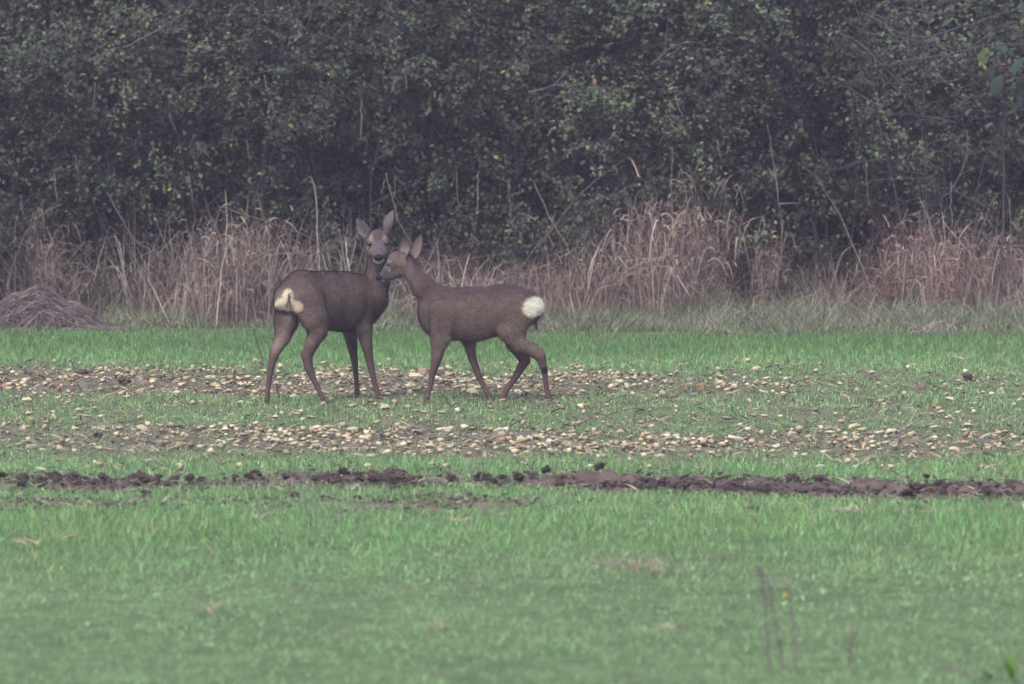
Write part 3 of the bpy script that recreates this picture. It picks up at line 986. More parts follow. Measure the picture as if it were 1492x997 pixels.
KNOWN = [(34,562,18),(70,559,13),(95,552,16),(147,564,12),(204,571,18),(326,555,12),(281,555,14),(374,564,14),(439,561,20),(17,596,12),
 (37,626,22),(70,629,14),(137,627,16),(207,631,24),(46,652,20),(63,657,14),(100,645,16),(242,647,12),(258,651,14),(156,576,14),(205,613,14),(341,624,14),
 (577,628,24),(607,635,24),(656,629,24),(728,632,24),(681,647,18),(857,650,20),(902,634,22),(843,661,11),(820,678,12),(981,650,18),(961,670,24),
 (555,650,13),(586,642,13),(545,636,15),(507,638,14),(600,669,10),(1377,564,16),(1436,653,13),(1161,664,13),(1195,683,20),(1245,683,16),
 (1035,666,14),(1309,678,12),(1160,579,10),(1025,570,24),(1458,605,8),(1485,654,14),(1340,569,20),(1395,572,20),(1030,645,18),(1010,655,20),(1290,590,16),(1240,645,18),(1330,668,18),(1120,668,18),(1065,580,20),(1460,570,18),(460,636,16),(420,655,14),(380,640,16)]
GF = 'stones in the stony strip behind the hooves'
GN_ = 'stones in the stony strip in front of the deer'
LF = {'pale': 'pale angular field stone lying among many in the far stony strip', 'white': 'whitish field stone lying among many in the far stony strip',
      'orange': 'orange field stone lying among many in the far stony strip', 'pink': 'pinkish field stone lying among many in the far stony strip',
      'brown': 'brown field stone lying among many in the far stony strip'}
def general(px, py, w, k):
    far = gy(py) > 29.3
    lab = LF[k] if far else LF[k].replace('far stony', 'near stony')
    return put_stone(px, py, w, k, lab, (GF if far else GN_) + ', ' + k)
kinds = ['pale', 'white', 'orange', 'pink', 'brown']
for (px, py, w) in KNOWN:
    general(px, py, w, rng.choice(kinds, p=[.55, .2, .07, .13, .05]))
    spx.append(tuple(G(px, py)[:2]))
n_st, tries = len(spx), 0
while n_st < 296 and tries < 20000:
    tries += 1
    y = rng.uniform(24.9, 34)
    x = rng.uniform(-0.1036 * y, 0.1036 * y)
    q = max(float(strip_far(x, y)) * (1.0 if x < 0.2 else 0.75), float(strip_near(x, y)) * 1.0, 0.05)
    if rng.random() > q * float(bare(np.array([x]), np.array([y]))[0]) + 0.015:
        continue
    if any((x - a) ** 2 + ((y - c) * 0.6) ** 2 < 0.005 for a, c in spx):
        continue
    px = (x / y) * F + PW / 2
    py = 108 + 2 * F / y
    w = 8.0 + rng.exponential(5.5)
    general(px, py, min(w, 30), rng.choice(kinds, p=[.64, .2, .07, .05, .04]))
    spx.append((x, y)); n_st += 1
print('stones', n_st)

# the small chips nobody could count, and dark crumbs of soil
def scatter(name, label, cat, shapes_cols, N, size, yr, prob, mat_, xr=7.5, flatten=1.0, seed=3, zoff=0.1):
    r = np.random.default_rng(seed)
    VV, LL, SS, CC = [], [], [], []
    off = 0
    x = r.uniform(-xr, xr, N * 12); y = r.uniform(*yr, N * 12)
    k = (r.random(len(x)) < prob(x, y) * np.where(np.abs(x) < 0.1036 * y + 0.3, 1, 0.35))
    x, y = x[k][:N], y[k][:N]
    z = ground_z(x, y)
    if cat == 'soil':
        z = z + 0.055 * r.random(len(x)) * np.clip(furrow(x, y) * 1.3 - 0.3, 0, 1)
    for i in range(len(x)):
        v, l, s = shapes_cols[0][i % len(shapes_cols[0])]
        sc_ = size[0] + (size[1] - size[0]) * r.random() ** 2.5
        a = r.uniform(0, 6.28); ca, sa = math.cos(a), math.sin(a)
        vv = v * sc_ * np.array([1, 1, flatten])
        vv = np.stack([vv[:, 0] * ca - vv[:, 1] * sa, vv[:, 0] * sa + vv[:, 1] * ca, vv[:, 2]], -1) + np.array([x[i], y[i], z[i] + sc_ * zoff])
        c = shapes_cols[1][r.integers(len(shapes_cols[1]))] * r.uniform(0.7, 1.25)
        VV.append(vv); LL.append(l + off); SS.append(s); CC.append(np.tile(c, (len(v), 1)))
        off += len(v)
    me = mesh_from(name, np.concatenate(VV), cols=np.concatenate(CC), mats=[mat_], loops=np.concatenate(LL), sizes=np.concatenate(SS))
    return link(name, me, kind='stuff', label=label, category=cat)

M_chip = mat('stone_chips', attr='Col', rough=0.85, noise=(40, 0.2), spec=0.25)
chip_shapes = [mesh_arrays(hull_mesh(300 + i, M_chip, 8, 0.5)) for i in range(6)]
chip_cols = [0.92 * np.array(c) for c in ((0.42, 0.36, 0.22), (0.44, 0.38, 0.24), (0.50, 0.45, 0.31), (0.36, 0.29, 0.18), (0.36, 0.25, 0.15), (0.22, 0.17, 0.12), (0.40, 0.35, 0.23))]
scatter('stone_chips', 'small pale stone chips strewn through the two stony strips', 'stones', (chip_shapes, chip_cols), 6500, (0.014, 0.078), (24.6, 34.3),
        lambda x, y: np.clip(np.maximum(strip_far(x, y), strip_near(x, y)) * bare(x, y) * 1.0 * np.clip(fbm(x, y * 0.5, 141, 0.5, 3) * 2.4 - 0.75, 0.05, 1) + 0.03, 0, 1), M_chip, zoff=0.35)
soil_cols = [np.array(c) for c in ((0.085, 0.060, 0.058), (0.062, 0.044, 0.046), (0.125, 0.092, 0.084))]
M_crumb = mat('soil_crumbs', attr='Col', rough=0.95, noise=(40, 0.3), spec=0.15)
scatter('soil_crumbs', 'dark crumbs of turned soil in the furrow and strips', 'soil', (chip_shapes, soil_cols), 15000, (0.010, 0.045), (22.4, 34.0),
        lambda x, y: np.clip(0.75 * furrow(x, y) ** 1.5 + 0.5 * scrape(x, y) + 0.08 * np.maximum(strip_far(x, y), strip_near(x, y)) * bare(x, y), 0, 1), M_crumb, zoff=0.5)

# dead blades and litter lying in the strips and on the turned soil
def litter_():
    r = np.random.default_rng(91)
    n = 90000
    x = r.uniform(-7.5, 7.5, n); y = r.uniform(22.3, 34.5, n)
    k = r.random(n) < (0.10 + 0.5 * np.maximum.reduce([strip_far(x, y), strip_near(x, y), furrow(x, y), scrape(x, y)])) * np.where(np.abs(x) < 0.1036 * y + .3, 1, .3)
    x, y = x[k], y[k]; n = len(x)
    a = r.uniform(0, 6.28, n); L_ = r.uniform(0.02, 0.09, n)
    t = np.linspace(0, 1, 4)[None, :]
    lift = r.uniform(0.0, 0.6, n)[:, None] * L_[:, None]
    c = np.stack([x[:, None] + np.cos(a)[:, None] * L_[:, None] * t, y[:, None] + np.sin(a)[:, None] * L_[:, None] * t,
                  ground_z(x, y)[:, None] + 0.006 + lift * t * (1.3 - 0.6 * t) + (0.05 * furrow(x, y) * r.random(n))[:, None]], -1)
    cols = np.array([[0.17, 0.13, 0.10], [0.26, 0.21, 0.15], [0.09, 0.065, 0.06], [0.33, 0.28, 0.20], [0.13, 0.13, 0.07]])[r.choice(5, n, p=[.3, .22, .25, .1, .13])] * r.uniform(.7, 1.3, (n, 1))
    V, Q, C = ribbons(c, r.uniform(0.003, 0.010, n), cols, r=r)
    link('dead_litter', mesh_from('dead_litter', V, Q, C, [M_dry]), kind='stuff', label='dead blades and straw litter lying over the stony strips and furrow', category='litter')

# the ridge of turned soil along the furrow
def build_ridge():
    xs = np.arange(-8, 8.001, 0.013)
    ts = np.linspace(-1, 1, 44)
    Xr, T = np.meshgrid(xs, ts, indexing='ij')
    k = furrow_strength(Xr)
    lump = fbm(Xr, T * 0.35 + 4, 91, 0.28, 4)
    brk = np.clip((fbm(Xr, Xr * 0 + 1, 93, 0.6, 3) - 0.33 + (k - 0.6) * 0.75) * 4, 0, 1)
    half = 0.24
    Yr = furrow_y(Xr) + T * half
    prof = np.clip(1 - T ** 2, 0, 1) ** 0.8
    fine = fbm(Xr, T * half + 9, 97, 0.05, 3) - 0.5
    h = prof ** 0.6 * brk * k * (0.018 + 0.085 * np.clip((lump - 0.34) * 2.0, 0, 1) ** 0.7) + fine * 0.075 * prof * brk + (vnoise(Xr, T * half + 5, 96, 0.024) - 0.5) * 0.028 * prof * brk + (fbm(Xr, T * half + 2, 98, 0.13, 3) - 0.5) * 0.05 * prof * brk
    Zr = ground_z(Xr, Yr) + h - 0.012 - 0.02 * (1 - brk)
    c = np.array([0.085, 0.062, 0.055]) * (0.45 + 0.6 * fbm(Xr, Yr, 99, 0.12, 3) + 0.45 * vnoise(Xr, T * half, 95, 0.035))[..., None]
    i = np.arange(Xr.size).reshape(Xr.shape)
    q = np.stack([i[:-1, :-1], i[1:, :-1], i[1:, 1:], i[:-1, 1:]], -1).reshape(-1, 4)
    return mesh_from('soil_ridge', np.stack([Xr, Yr, Zr], -1).reshape(-1, 3), q, c.reshape(-1, 3), [M_soil], smooth=False)
link('soil_ridge', build_ridge(), kind='structure')

def clod_mesh(seed):
    import bmesh
    import mathutils
    bm = bmesh.new()
    bmesh.ops.create_icosphere(bm, subdivisions=4, radius=0.5)
    r = np.random.default_rng(seed)
    o = r.uniform(-50, 50, 3)
    for v in bm.verts:
        p = v.co.copy()
        nz = mathutils.noise.fractal(p * 2.6 + Vector(o), 0.55, 2.1, 5) * 0.5
        cell = mathutils.noise.voronoi(p * 5.5 + Vector(o))[0][0]
        v.co *= (1 + nz * 0.8 - cell * 0.55)
        v.co.z *= 0.7
    me = bpy.data.meshes.new('clod_%d' % seed)
    bm.to_mesh(me); bm.free()
    me.materials.append(M_clod)
    return me
CL = [clod_mesh(i) for i in range(8)]
def put_clod(px, py, wpx, label, group=None):
    g = G(px, py)
    size = wpx / (F / g[1])
    o = link('soil_clod', CL[rng.integers(8)], loc=(g[0], g[1], float(ground_z(g[0], g[1])) + size * 0.2 + (0.03 if group else 0.0)))
    o.scale = (size, size * 0.8, size * rng.uniform(0.7, 1.0)); o.rotation_euler = (rng.uniform(-.4, .4), rng.uniform(-.4, .4), rng.uniform(0, 6.28))
    o['label'] = label; o['category'] = 'soil clod'
    if group: o['group'] = group
for (px, py, w, lab) in [(213, 724, 22, 'small dark soil clod in the grass just below the ridge at left'),
                         (200, 700, 44, 'long dark clod of soil on the ridge, left part of the field'),
                         (858, 706, 30, 'tall dark soil clod where the strong right-hand ridge begins'),
                         (1412, 557, 22, 'dark lump of soil behind the white stone at far right'),
                         (142, 640, 18, 'dark reddish clod among pale stones of the near strip at left'),
                         (560, 641, 22, 'dark reddish soil clod among the pale stones below the two deer'),
                         (1098, 748, 22, 'flat dark clod of soil in the grass below the ridge at right'),
                         (1330, 742, 18, 'soil clod with dry bits below the ridge at far right'),
                         (428, 728, 18, 'dark soil clod below the ridge, under the left deer'),
                         (120, 550, 30, 'dark soil clod in the far stony strip at left'),
                         (180, 563, 26, 'dark soil clod beside the orange stone in the far strip')]:
    put_clod(px, py, w, lab)
for i in range(520):
    x = rng.uniform(-2.55, 2.6)
    k = float(furrow_strength(x))
    if rng.random() > k ** 2: continue
    y = float(furrow_y(x)) + rng.normal(0, 0.17)
    px = x / y * F + PW / 2
    if 0 < px < PW:
        zone = ['at its left end', 'below the left deer', 'below the walking deer', 'right of centre', 'toward the right edge'][int(np.searchsorted([260, 560, 850, 1170], px))]
        put_clod(px, 108 + 2 * F / y, 9 + 20 * rng.random() ** 2, 'crumbly dark soil clod lying on the long soil ridge, ' + zone, 'clods along the soil ridge, ' + zone)

# ------------------------------------------------------------------ dry grass, stalks and canes
def ribbons(curves, widths, cols, name='strips', m=None, r=rng):
    """flat tapering strips along polylines: curves N x K x 3"""
    curves = np.asarray(curves); N, K, _ = curves.shape
    tan = np.gradient(curves, axis=1)
    rnd = r.normal(0, 1, (N, 1, 3))
    side = np.cross(tan, rnd); side /= np.maximum(np.linalg.norm(side, axis=2, keepdims=True), 1e-9)
    t = np.linspace(0, 1, K)[None, :, None]
    w = np.asarray(widths)[:, None, None] * (1 - t ** 2.2 * 0.92) * 0.5
    A, B_ = curves - side * w, curves + side * w
    V = np.stack([A, B_], 2).reshape(-1, 3)
    i = np.arange(N * K * 2).reshape(N, K, 2)
    q = np.stack([i[:, :-1, 0], i[:, :-1, 1], i[:, 1:, 1], i[:, 1:, 0]], -1).reshape(-1, 4)
    C = np.repeat(np.asarray(cols)[:, None, :], K * 2, 1).reshape(-1, 3)
    return V, q, C

DRY = np.array([[0.215, 0.170, 0.145], [0.29, 0.24, 0.195], [0.145, 0.110, 0.098], [0.38, 0.33, 0.275], [0.105, 0.082, 0.078]])
DRYP = [0.34, 0.24, 0.24, 0.06, 0.12]
def dry_clump_mesh(seed, n=170, h=0.8, rad=0.28, tint=(1, 1, 1), droop=1.0, K=7, wd=(0.0035, 0.009)):
    r = np.random.default_rng(seed)
    a = r.uniform(0, 2 * np.pi, n); q = rad * np.sqrt(r.random(n))
    base = np.stack([np.cos(a) * q, np.sin(a) * q * 0.7, np.zeros(n)], -1)
    da = r.uniform(0, 2 * np.pi, n)
    base = base + r.normal(0, 0.08, (n, 3)) * np.array([1, 1, 0])
    out = np.stack([np.cos(da), np.sin(da), np.zeros(n)], -1)
    H = h * r.uniform(0.45, 1.15, n)
    sp = r.uniform(0.08, 0.55, n) * droop
    t = np.linspace(0, 1, K)[None, :]
    kink = r.uniform(0.45, 0.95, n)[:, None]
    fall = np.clip(t - kink, 0, 1) * r.uniform(0.2, 2.4, n)[:, None]
    z = H[:, None] * (t - sp[:, None] * 0.45 * t ** 2.4 - fall)
    o = H[:, None] * (sp[:, None] * t ** 1.7 + fall * 0.55)
    c = base[:, None, :] + out[:, None, :] * o[..., None] + np.array([0, 0, 1.0]) * np.maximum(z, 0.01)[..., None]
    c += r.normal(0, 0.006, c.shape) * t[..., None]
    cols = DRY[r.choice(5, n, p=DRYP)] * np.array(tint) * r.uniform(0.75, 1.25, (n, 1))
    V, Q, C = ribbons(c, r.uniform(*wd, n), cols, r=r)
    return mesh_from('dry_clump_%d' % seed, V, Q, C, [M_dry])

CLUMP = {('tall', i): dry_clump_mesh(500 + i, 230, 0.95, 0.40) for i in range(3)}
CLUMP.update({('mid', i): dry_clump_mesh(510 + i, 240, 0.66, 0.42, droop=1.3) for i in range(3)})
def tangle_mesh(seed, n=95):
    """loose long bent stalks leaning on one another at all heights"""
    r = np.random.default_rng(seed)
    K = 9
    t = np.linspace(0, 1, K)[None, :]
    x0 = r.normal(0, 0.33, n); y0 = r.normal(0, 0.16, n)
    H = r.uniform(0.5, 1.45, n); a = r.uniform(0, 6.28, n); sp = r.uniform(0.05, 0.5, n)
    kk = r.uniform(0.4, 0.9, n)[:, None]
    fall = np.clip(t - kk, 0, 1) * r.uniform(0.3, 2.4, n)[:, None]
    z = H[:, None] * (t - fall)
    o = H[:, None] * (sp[:, None] * t ** 1.4 + fall * 0.35)
    c = np.stack([x0[:, None] + np.cos(a)[:, None] * o, y0[:, None] + np.sin(a)[:, None] * o, np.maximum(z, 0.02)], -1)
    c += r.normal(0, 0.008, c.shape) * t[..., None]
    w = np.where(r.random(n) < 0.35, r.uniform(0.008, 0.014, n), r.uniform(0.003, 0.006, n))
    cols = DRY[r.choice(5, n, p=[.3, .25, .2, .15, .1])] * r.uniform(0.8, 1.45, (n, 1))
    V, Q, C = ribbons(c, w, cols, r=r)
    return mesh_from('tangle_%d' % seed, V, Q, C, [M_dry])
def reed_mesh(seed, ns=80, tint=(1.02, 0.94, 0.95), rad=0.40, H0=(0.55, 1.2), nl=8):
    """upright dead stalks carrying short drooping blades from top to bottom"""
    r = np.random.default_rng(seed)
    K = 7
    t = np.linspace(0, 1, K)[None, :]
    a = r.uniform(0, 6.28, ns); q = rad * np.sqrt(r.random(ns))
    bx, by = np.cos(a) * q, np.sin(a) * q * 0.6
    da = r.uniform(0, 6.28, ns); ln = r.uniform(0.03, 0.30, ns); H = r.uniform(*H0, ns)
    hk = np.clip(t - 0.82, 0, 1) * r.uniform(0, 1.6, ns)[:, None]
    o = H[:, None] * (ln[:, None] * t ** 1.6 + hk * 0.6)
    st = np.stack([bx[:, None] + np.cos(da)[:, None] * o, by[:, None] + np.sin(da)[:, None] * o, H[:, None] * (t - 0.3 * ln[:, None] * t ** 2 - hk * 0.6)], -1)
    n = ns * nl
    i = np.repeat(np.arange(ns), nl); f = r.uniform(0.12, 1.0, n)
    k = np.minimum((f * (K - 1)).astype(int), K - 2); fr = (f * (K - 1) - k)[:, None]
    p = st[i, k] * (1 - fr) + st[i, k + 1] * fr
    L_ = r.uniform(0.09, 0.30, n)[:, None]; a2 = r.uniform(0, 6.28, n)
    u = np.linspace(0, 1, 5)[None, :]
    rise = r.uniform(0.1, 0.95, n)[:, None]; drp = r.uniform(0.3, 1.7, n)[:, None]
    out = L_ * u * r.uniform(0.25, 0.7, n)[:, None]
    lf = np.stack([p[:, 0:1] + np.cos(a2)[:, None] * out, p[:, 1:2] + np.sin(a2)[:, None] * out, np.maximum(p[:, 2:3] + L_ * (rise * u - drp * u ** 2), 0.01)], -1)
    def colr(m): return DRY[r.choice(5, m, p=DRYP)] * np.array(tint) * r.uniform(0.65, 1.35, (m, 1))
    V1, Q1, C1 = ribbons(st, r.uniform(0.003, 0.0055, ns), colr(ns), r=r)
    V2, Q2, C2 = ribbons(lf, r.uniform(0.004, 0.011, n), colr(n), r=r)
    return mesh_from('reed_clump_%d' % seed, np.concatenate([V1, V2]), np.concatenate([Q1, Q2 + len(V1)]), np.concatenate([C1, C2]), [M_dry])
CLUMP.update({('reed', i): reed_mesh(550 + i) for i in range(4)})
CLUMP.update({('redreed', i): reed_mesh(560 + i, 85, (0.92, 0.74, 0.76)) for i in range(2)})
CLUMP.update({('tangle', i): tangle_mesh(540 + i) for i in range(4)})
CLUMP.update({('red', i): dry_clump_mesh(520 + i, 300, 0.95, 0.36, tint=(0.85, 0.70, 0.72), droop=1.25) for i in range(2)})
CLUMP.update({('pink', i): dry_clump_mesh(530 + i, 360, 0.55, 0.42, tint=(1.1, 0.96, 0.98)) for i in range(2)})
def put_clump(px, py, kind, s=1.0, label=None, group=None, dy=0.0, name='dry_grass_clump', cat='dry grass'):
    g = G(px, py)
    y = min(g[1] + dy, 38.95 + 0.3 * dy + rng.uniform(0.0, 1.15))
    if -60 < px < 160: y = max(y, 39.55)
    x = (px - PW / 2) / F * y
    keys = [k for k in CLUMP if k[0] == kind]
    o = link(name, CLUMP[keys[rng.integers(len(keys))]], loc=(x, y, float(ground_z(x, y)) - 0.01))
    o.scale = (s, s, s * rng.uniform(0.9, 1.1)); o.rotation_euler = (0, 0, rng.uniform(0, 6.28))
    o['label'] = label; o['category'] = cat
    if group: o['group'] = group

GD = 'clumps of dry grass along the foot of the hedge'
named_clumps = [
    (60, 462, 'reed', 0.70, 0.5, 'drooping dry grass clump rising behind the heap of cut stalks at far left'),
    (150, 470, 'mid', 0.85, 0.3, 'low grey dry grass clump just right of the heap of cut stalks'),
    (330, 470, 'reed', 0.95, 0.35, 'tall pale reed-like grass clump left of the left deer'),
    (385, 472, 'mid', 1.15, 0.2, 'pale bent grass blades close behind the rump of the left deer'),
    (440, 468, 'reed', 0.72, 0.5, 'dry grass clump rising over the back of the left deer'),
    (660, 468, 'mid', 1.1, 0.4, 'tangle of dry bent grass above the back of the walking deer'),
    (740, 470, 'mid', 0.9, 0.3, 'dry grass tangle behind the hindquarters of the walking deer'),
    (825, 474, 'pink', 1.1, 0.1, 'low pinkish dry grass clump just right of the white rump disc'),
    (880, 474, 'pink', 1.35, 0.25, 'dense pinkish dry grass clump, left half of the big dry stand'),
    (930, 472, 'reed', 1.0, 0.4, 'tallest dry grass clump in the middle of the big dry stand'),
    (985, 474, 'reed', 0.98, 0.4, 'tall dry grass clump forming the right half of the big stand'),
    (1010, 450, 'reed', 1.15, 0.9, 'straggling high dry stems above the right of the big dry stand'),
    (1120, 462, 'reed', 0.70, 0.6, 'thin dry stems around one tall brown stalk right of the big stand'),
    (1185, 470, 'pink', 0.9, 0.2, 'small pinkish grass clump between the big stand and the reddish mound'),
    (1320, 462, 'redreed', 0.85, 0.3, 'reddish mound of drooping dead grass, left half'),
    (1395, 462, 'redreed', 0.8, 0.3, 'reddish mound of drooping dead grass, right half'),
    (1350, 452, 'reed', 1.0, 0.6, 'pale upright stems sticking out above the reddish grass mound'),
    (1470, 465, 'red', 0.9, 0.5, 'dark reddish grass clump at the right edge of the photo'),
]
for (px, py, k, s, dy, lab) in named_clumps:
    put_clump(px, py, k, s, lab, GD, dy)
def zone(px):
    return ['at the far left by the stalk heap', 'between the stalk heap and the left deer', 'behind the left deer', 'behind the walking deer',
            'around the big dry stand', 'between the big stand and the reddish mound', 'around the reddish mound at right', 'outside the view'][
            7 if (px < 0 or px > PW) else int(np.searchsorted([150, 390, 570, 800, 1030, 1260], px))]
PRESENCE = ([-400, 0, 100, 150, 260, 300, 480, 520, 620, 680, 750, 790, 1010, 1060, 1200, 1290, 1340, 1440, 1500, 1900],
            [0.7, 0.65, 0.6, 0.5, 0.65, 1.0, 0.95, 0.4, 0.6, 0.65, 0.4, 0.9, 1.0, 0.35, 0.3, 0.85, 1.0, 0.85, 0.7, 0.7])
for i in range(62):
    px = rng.uniform(-350, 1850)
    if rng.random() > np.interp(px, *PRESENCE): continue
    put_clump(px, 474 + px * 0.006, rng.choice(['tall', 'mid', 'mid', 'pink']), rng.uniform(0.45, 0.9),
              'dry grass clump of the ragged row, ' + zone(px), 'ragged row of dry grass, ' + zone(px), rng.uniform(0.35, 1.2))
HIGH = ([-300, 0, 60, 90, 250, 290, 470, 500, 620, 650, 740, 770, 800, 850, 1010, 1050, 1280, 1310, 1460, 1492, 1800],
        [0.3, 0.1, 0.25, 0.05, 0.05, 0.45, 0.4, 0.0, 0.1, 0.2, 0.15, 0.0, 0.3, 0.9, 0.8, 0.12, 0.1, 0.6, 0.45, 0.3, 0.3])
for i in range(105):
    px = rng.uniform(-300, 1800)
    if rng.random() > np.interp(px, *HIGH): continue
    put_clump(px, 460, ('redreed' if 1270 < px < 1480 else 'reed'), rng.uniform(0.6, 0.95) * (1.12 if 850 < px < 1010 else 0.95), 'high drooping dry grass, ' + zone(px),
              'high drooping dry grass, ' + zone(px), rng.uniform(0.3, 1.1))
for i in range(52):
    px = rng.uniform(-300, 1800)
    if rng.random() > np.interp(px, *PRESENCE): continue
    put_clump(px, 460, 'tangle', rng.uniform(0.6, 1.05), 'loose tangle of bent dead stalks, ' + zone(px), 'tangles of bent dead stalks, ' + zone(px),
              rng.uniform(-0.2, 0.9), 'stalk_tangle', 'dead stalks')
for i in range(14):
    px = rng.uniform(-300, 1800)
    put_clump(px, 440, rng.choice(['tall', 'tall', 'red']), rng.uniform(0.6, 0.95),
              'dry stems standing in the shade, ' + zone(px), 'dry stems in the shade, ' + zone(px), rng.uniform(-0.3, 0.9))

litter_()

# ragged verge of mixed green and dead grass
def verge():
    N = 110000
    x = rng.uniform(-7, 7, N)
    edge = 38.35 - 0.19 * x + 1.3 * (fbm(x, x * 0 + 2, 161, 0.9, 3) - 0.5)
    y = edge + np.abs(rng.normal(0, 0.75, N)) - 0.15
    H = rng.uniform(0.05, 0.42, N) * np.clip(0.30 + (y - edge) * 0.6, 0.22, 1.0) * (0.6 + 0.8 * fbm(x, y, 131, 0.4, 3))
    pick = rng.random(N)
    g = np.array([0.115, 0.175, 0.080]); g2 = np.array([0.20, 0.235, 0.125])
    col = np.where((pick < 0.40)[:, None], g, np.where((pick < 0.62)[:, None], g2, DRY[rng.choice(5, N, p=DRYP)] * 1.35))
    col = col * rng.uniform(0.5, 1.5, (N, 1))
    P = np.stack([x, y, ground_z(x, y) - 0.005], -1)
    v, lo, sz, cc = blades(P, H, rng.uniform(0.004, 0.009, N), rng.uniform(0.2, 1.3, N), col, segs=3)
    link('verge_grass', mesh_from('verge_grass', v, cols=cc, mats=[M_grass], loops=lo, sizes=sz), kind='stuff',
         label='ragged verge of mixed green and dead grass between field and hedge', category='grass')
verge()

def undergrowth():
    r = np.random.default_rng(44)
    n = 42000
    x = r.uniform(-8, 8, n); y = r.uniform(39.5, 42.6, n)
    H = r.uniform(0.12, 0.62, n) * (0.5 + fbm(x, y, 171, 0.5, 3))
    col = np.array([[0.050, 0.058, 0.034], [0.075, 0.055, 0.048], [0.11, 0.085, 0.072], [0.040, 0.034, 0.034]])[r.choice(4, n, p=[.3, .3, .2, .2])] * r.uniform(.6, 1.3, (n, 1))
    P = np.stack([x, y, ground_z(x, y) - 0.01], -1)
    v, lo, sz, cc = blades(P, H, r.uniform(0.006, 0.022, n), r.uniform(0.2, 1.2, n), col, segs=3, r=r)
    link('undergrowth', mesh_from('undergrowth', v, cols=cc, mats=[M_dry], loops=lo, sizes=sz), kind='stuff',
         label='dark tangled undergrowth beneath the hedge shrubs', category='undergrowth')
undergrowth()

# heap of cut dead stalks at far left
def heap():
    n = 2200
    r = np.random.default_rng(77)
    c0 = G(55, 474); c0[1] = 38.85
    c0[0] = (58 - PW / 2) / F * c0[1]
    u = r.uniform(-1, 1, n); v = r.uniform(-1, 1, n)
    def hz(u, v):
        return (0.255 + 0.035 * np.sin(u * 4 + 2.2) + 0.022 * np.sin(u * 11 + 1)) * np.clip(1 - np.abs(u) ** 1.9, 0, 1) ** 0.9 * np.clip(1 - v * v, 0, 1) ** 0.6
    K = 7
    ang = np.where(u < 0.1, 0.0, 1.0) * -0.25 + r.normal(0, 0.75, n)
    L_ = r.uniform(0.2, 0.6, n)
    t = np.linspace(-0.5, 0.5, K)
    uu = u[:, None] + (np.cos(ang) * L_)[:, None] * t / 0.48
    vv = v[:, None] + (np.sin(ang) * L_)[:, None] * t / 0.32
    z = hz(np.clip(uu, -1.05, 1.05), np.clip(vv, -1, 1)) * r.uniform(0.80, 1.03, (n, 1)) + 0.012
    cur = np.stack([uu * 0.46, vv * 0.32, z], -1)
    cols = np.array([[0.15, 0.112, 0.112], [0.20, 0.15, 0.142], [0.10, 0.073, 0.078], [0.27, 0.22, 0.195]])[r.choice(4, n, p=[.4, .28, .24, .08])]
    V, Q, C = ribbons(cur + r.normal(0, 0.007, cur.shape), r.uniform(0.003, 0.009, n), cols, r=r)
    root = link('stalk_heap', None, loc=(c0[0], c0[1], 0), label='low mound of matted grey dead stalks on the verge at far left', category='heap')
    root.scale = (1.12, 1.0, 1.08)
    link('stalks', mesh_from('heap_stalks', V, Q, C, [M_dry]), root, kind='stuff')
    # the matted core
    a = np.linspace(-1, 1, 40); X_, Y_ = np.meshgrid(a, a, indexing='ij')
    Zc = hz(X_, Y_) * 0.86 + (fbm(X_, Y_, 7, 0.3, 3) - 0.5) * 0.05 - 0.02
    i = np.arange(1600).reshape(40, 40)
    q = np.stack([i[:-1, :-1], i[1:, :-1], i[1:, 1:], i[:-1, 1:]], -1).reshape(-1, 4)
    cc = np.tile(np.array([0.07, 0.052, 0.054]), (1600, 1))
    link('matted_core', mesh_from('heap_core', np.stack([X_ * 0.46, Y_ * 0.32, Zc], -1).reshape(-1, 3), q, cc, [M_dry], smooth=True), root)
heap()

# round canes and twigs
def tube(points, radii, nsides=5):
    P = np.asarray(points, float); K = len(P)
    T = np.gradient(P, axis=0); T /= np.maximum(np.linalg.norm(T, axis=1, keepdims=True), 1e-9)
    ref = np.array([0.31, 0.9, 0.2]) if abs(T[0] @ np.array([0.31, 0.9, 0.2])) < 0.9 else np.array([1.0, 0, 0])
    A = np.cross(T, ref); A /= np.maximum(np.linalg.norm(A, axis=1, keepdims=True), 1e-9)
    B_ = np.cross(T, A)
    th = np.arange(nsides) / nsides * 2 * np.pi
    R_ = np.asarray(radii)[:, None, None]
    V = P[:, None] + (A[:, None] * np.cos(th)[None, :, None] + B_[:, None] * np.sin(th)[None, :, None]) * R_
    i = np.arange(K * nsides).reshape(K, nsides)
    q = np.stack([i[:-1], np.roll(i, -1, 1)[:-1], np.roll(i, -1, 1)[1:], i[1:]], -1).reshape(-1, 4)
    return V.reshape(-1, 3), q

def smooth_line(pts, n=14, jit=0.006, r=rng):
    pts = np.array(pts, float)
    t = np.linspace(0, len(pts) - 1, n)
    out = np.stack([np.interp(t, np.arange(len(pts)), pts[:, k]) for k in range(3)], -1)
    for _ in range(2):
        out[1:-1] = (out[:-2] + 2 * out[1:-1] + out[2:]) / 4
    return out + r.normal(0, jit, out.shape) * np.array([1, 1, 1])

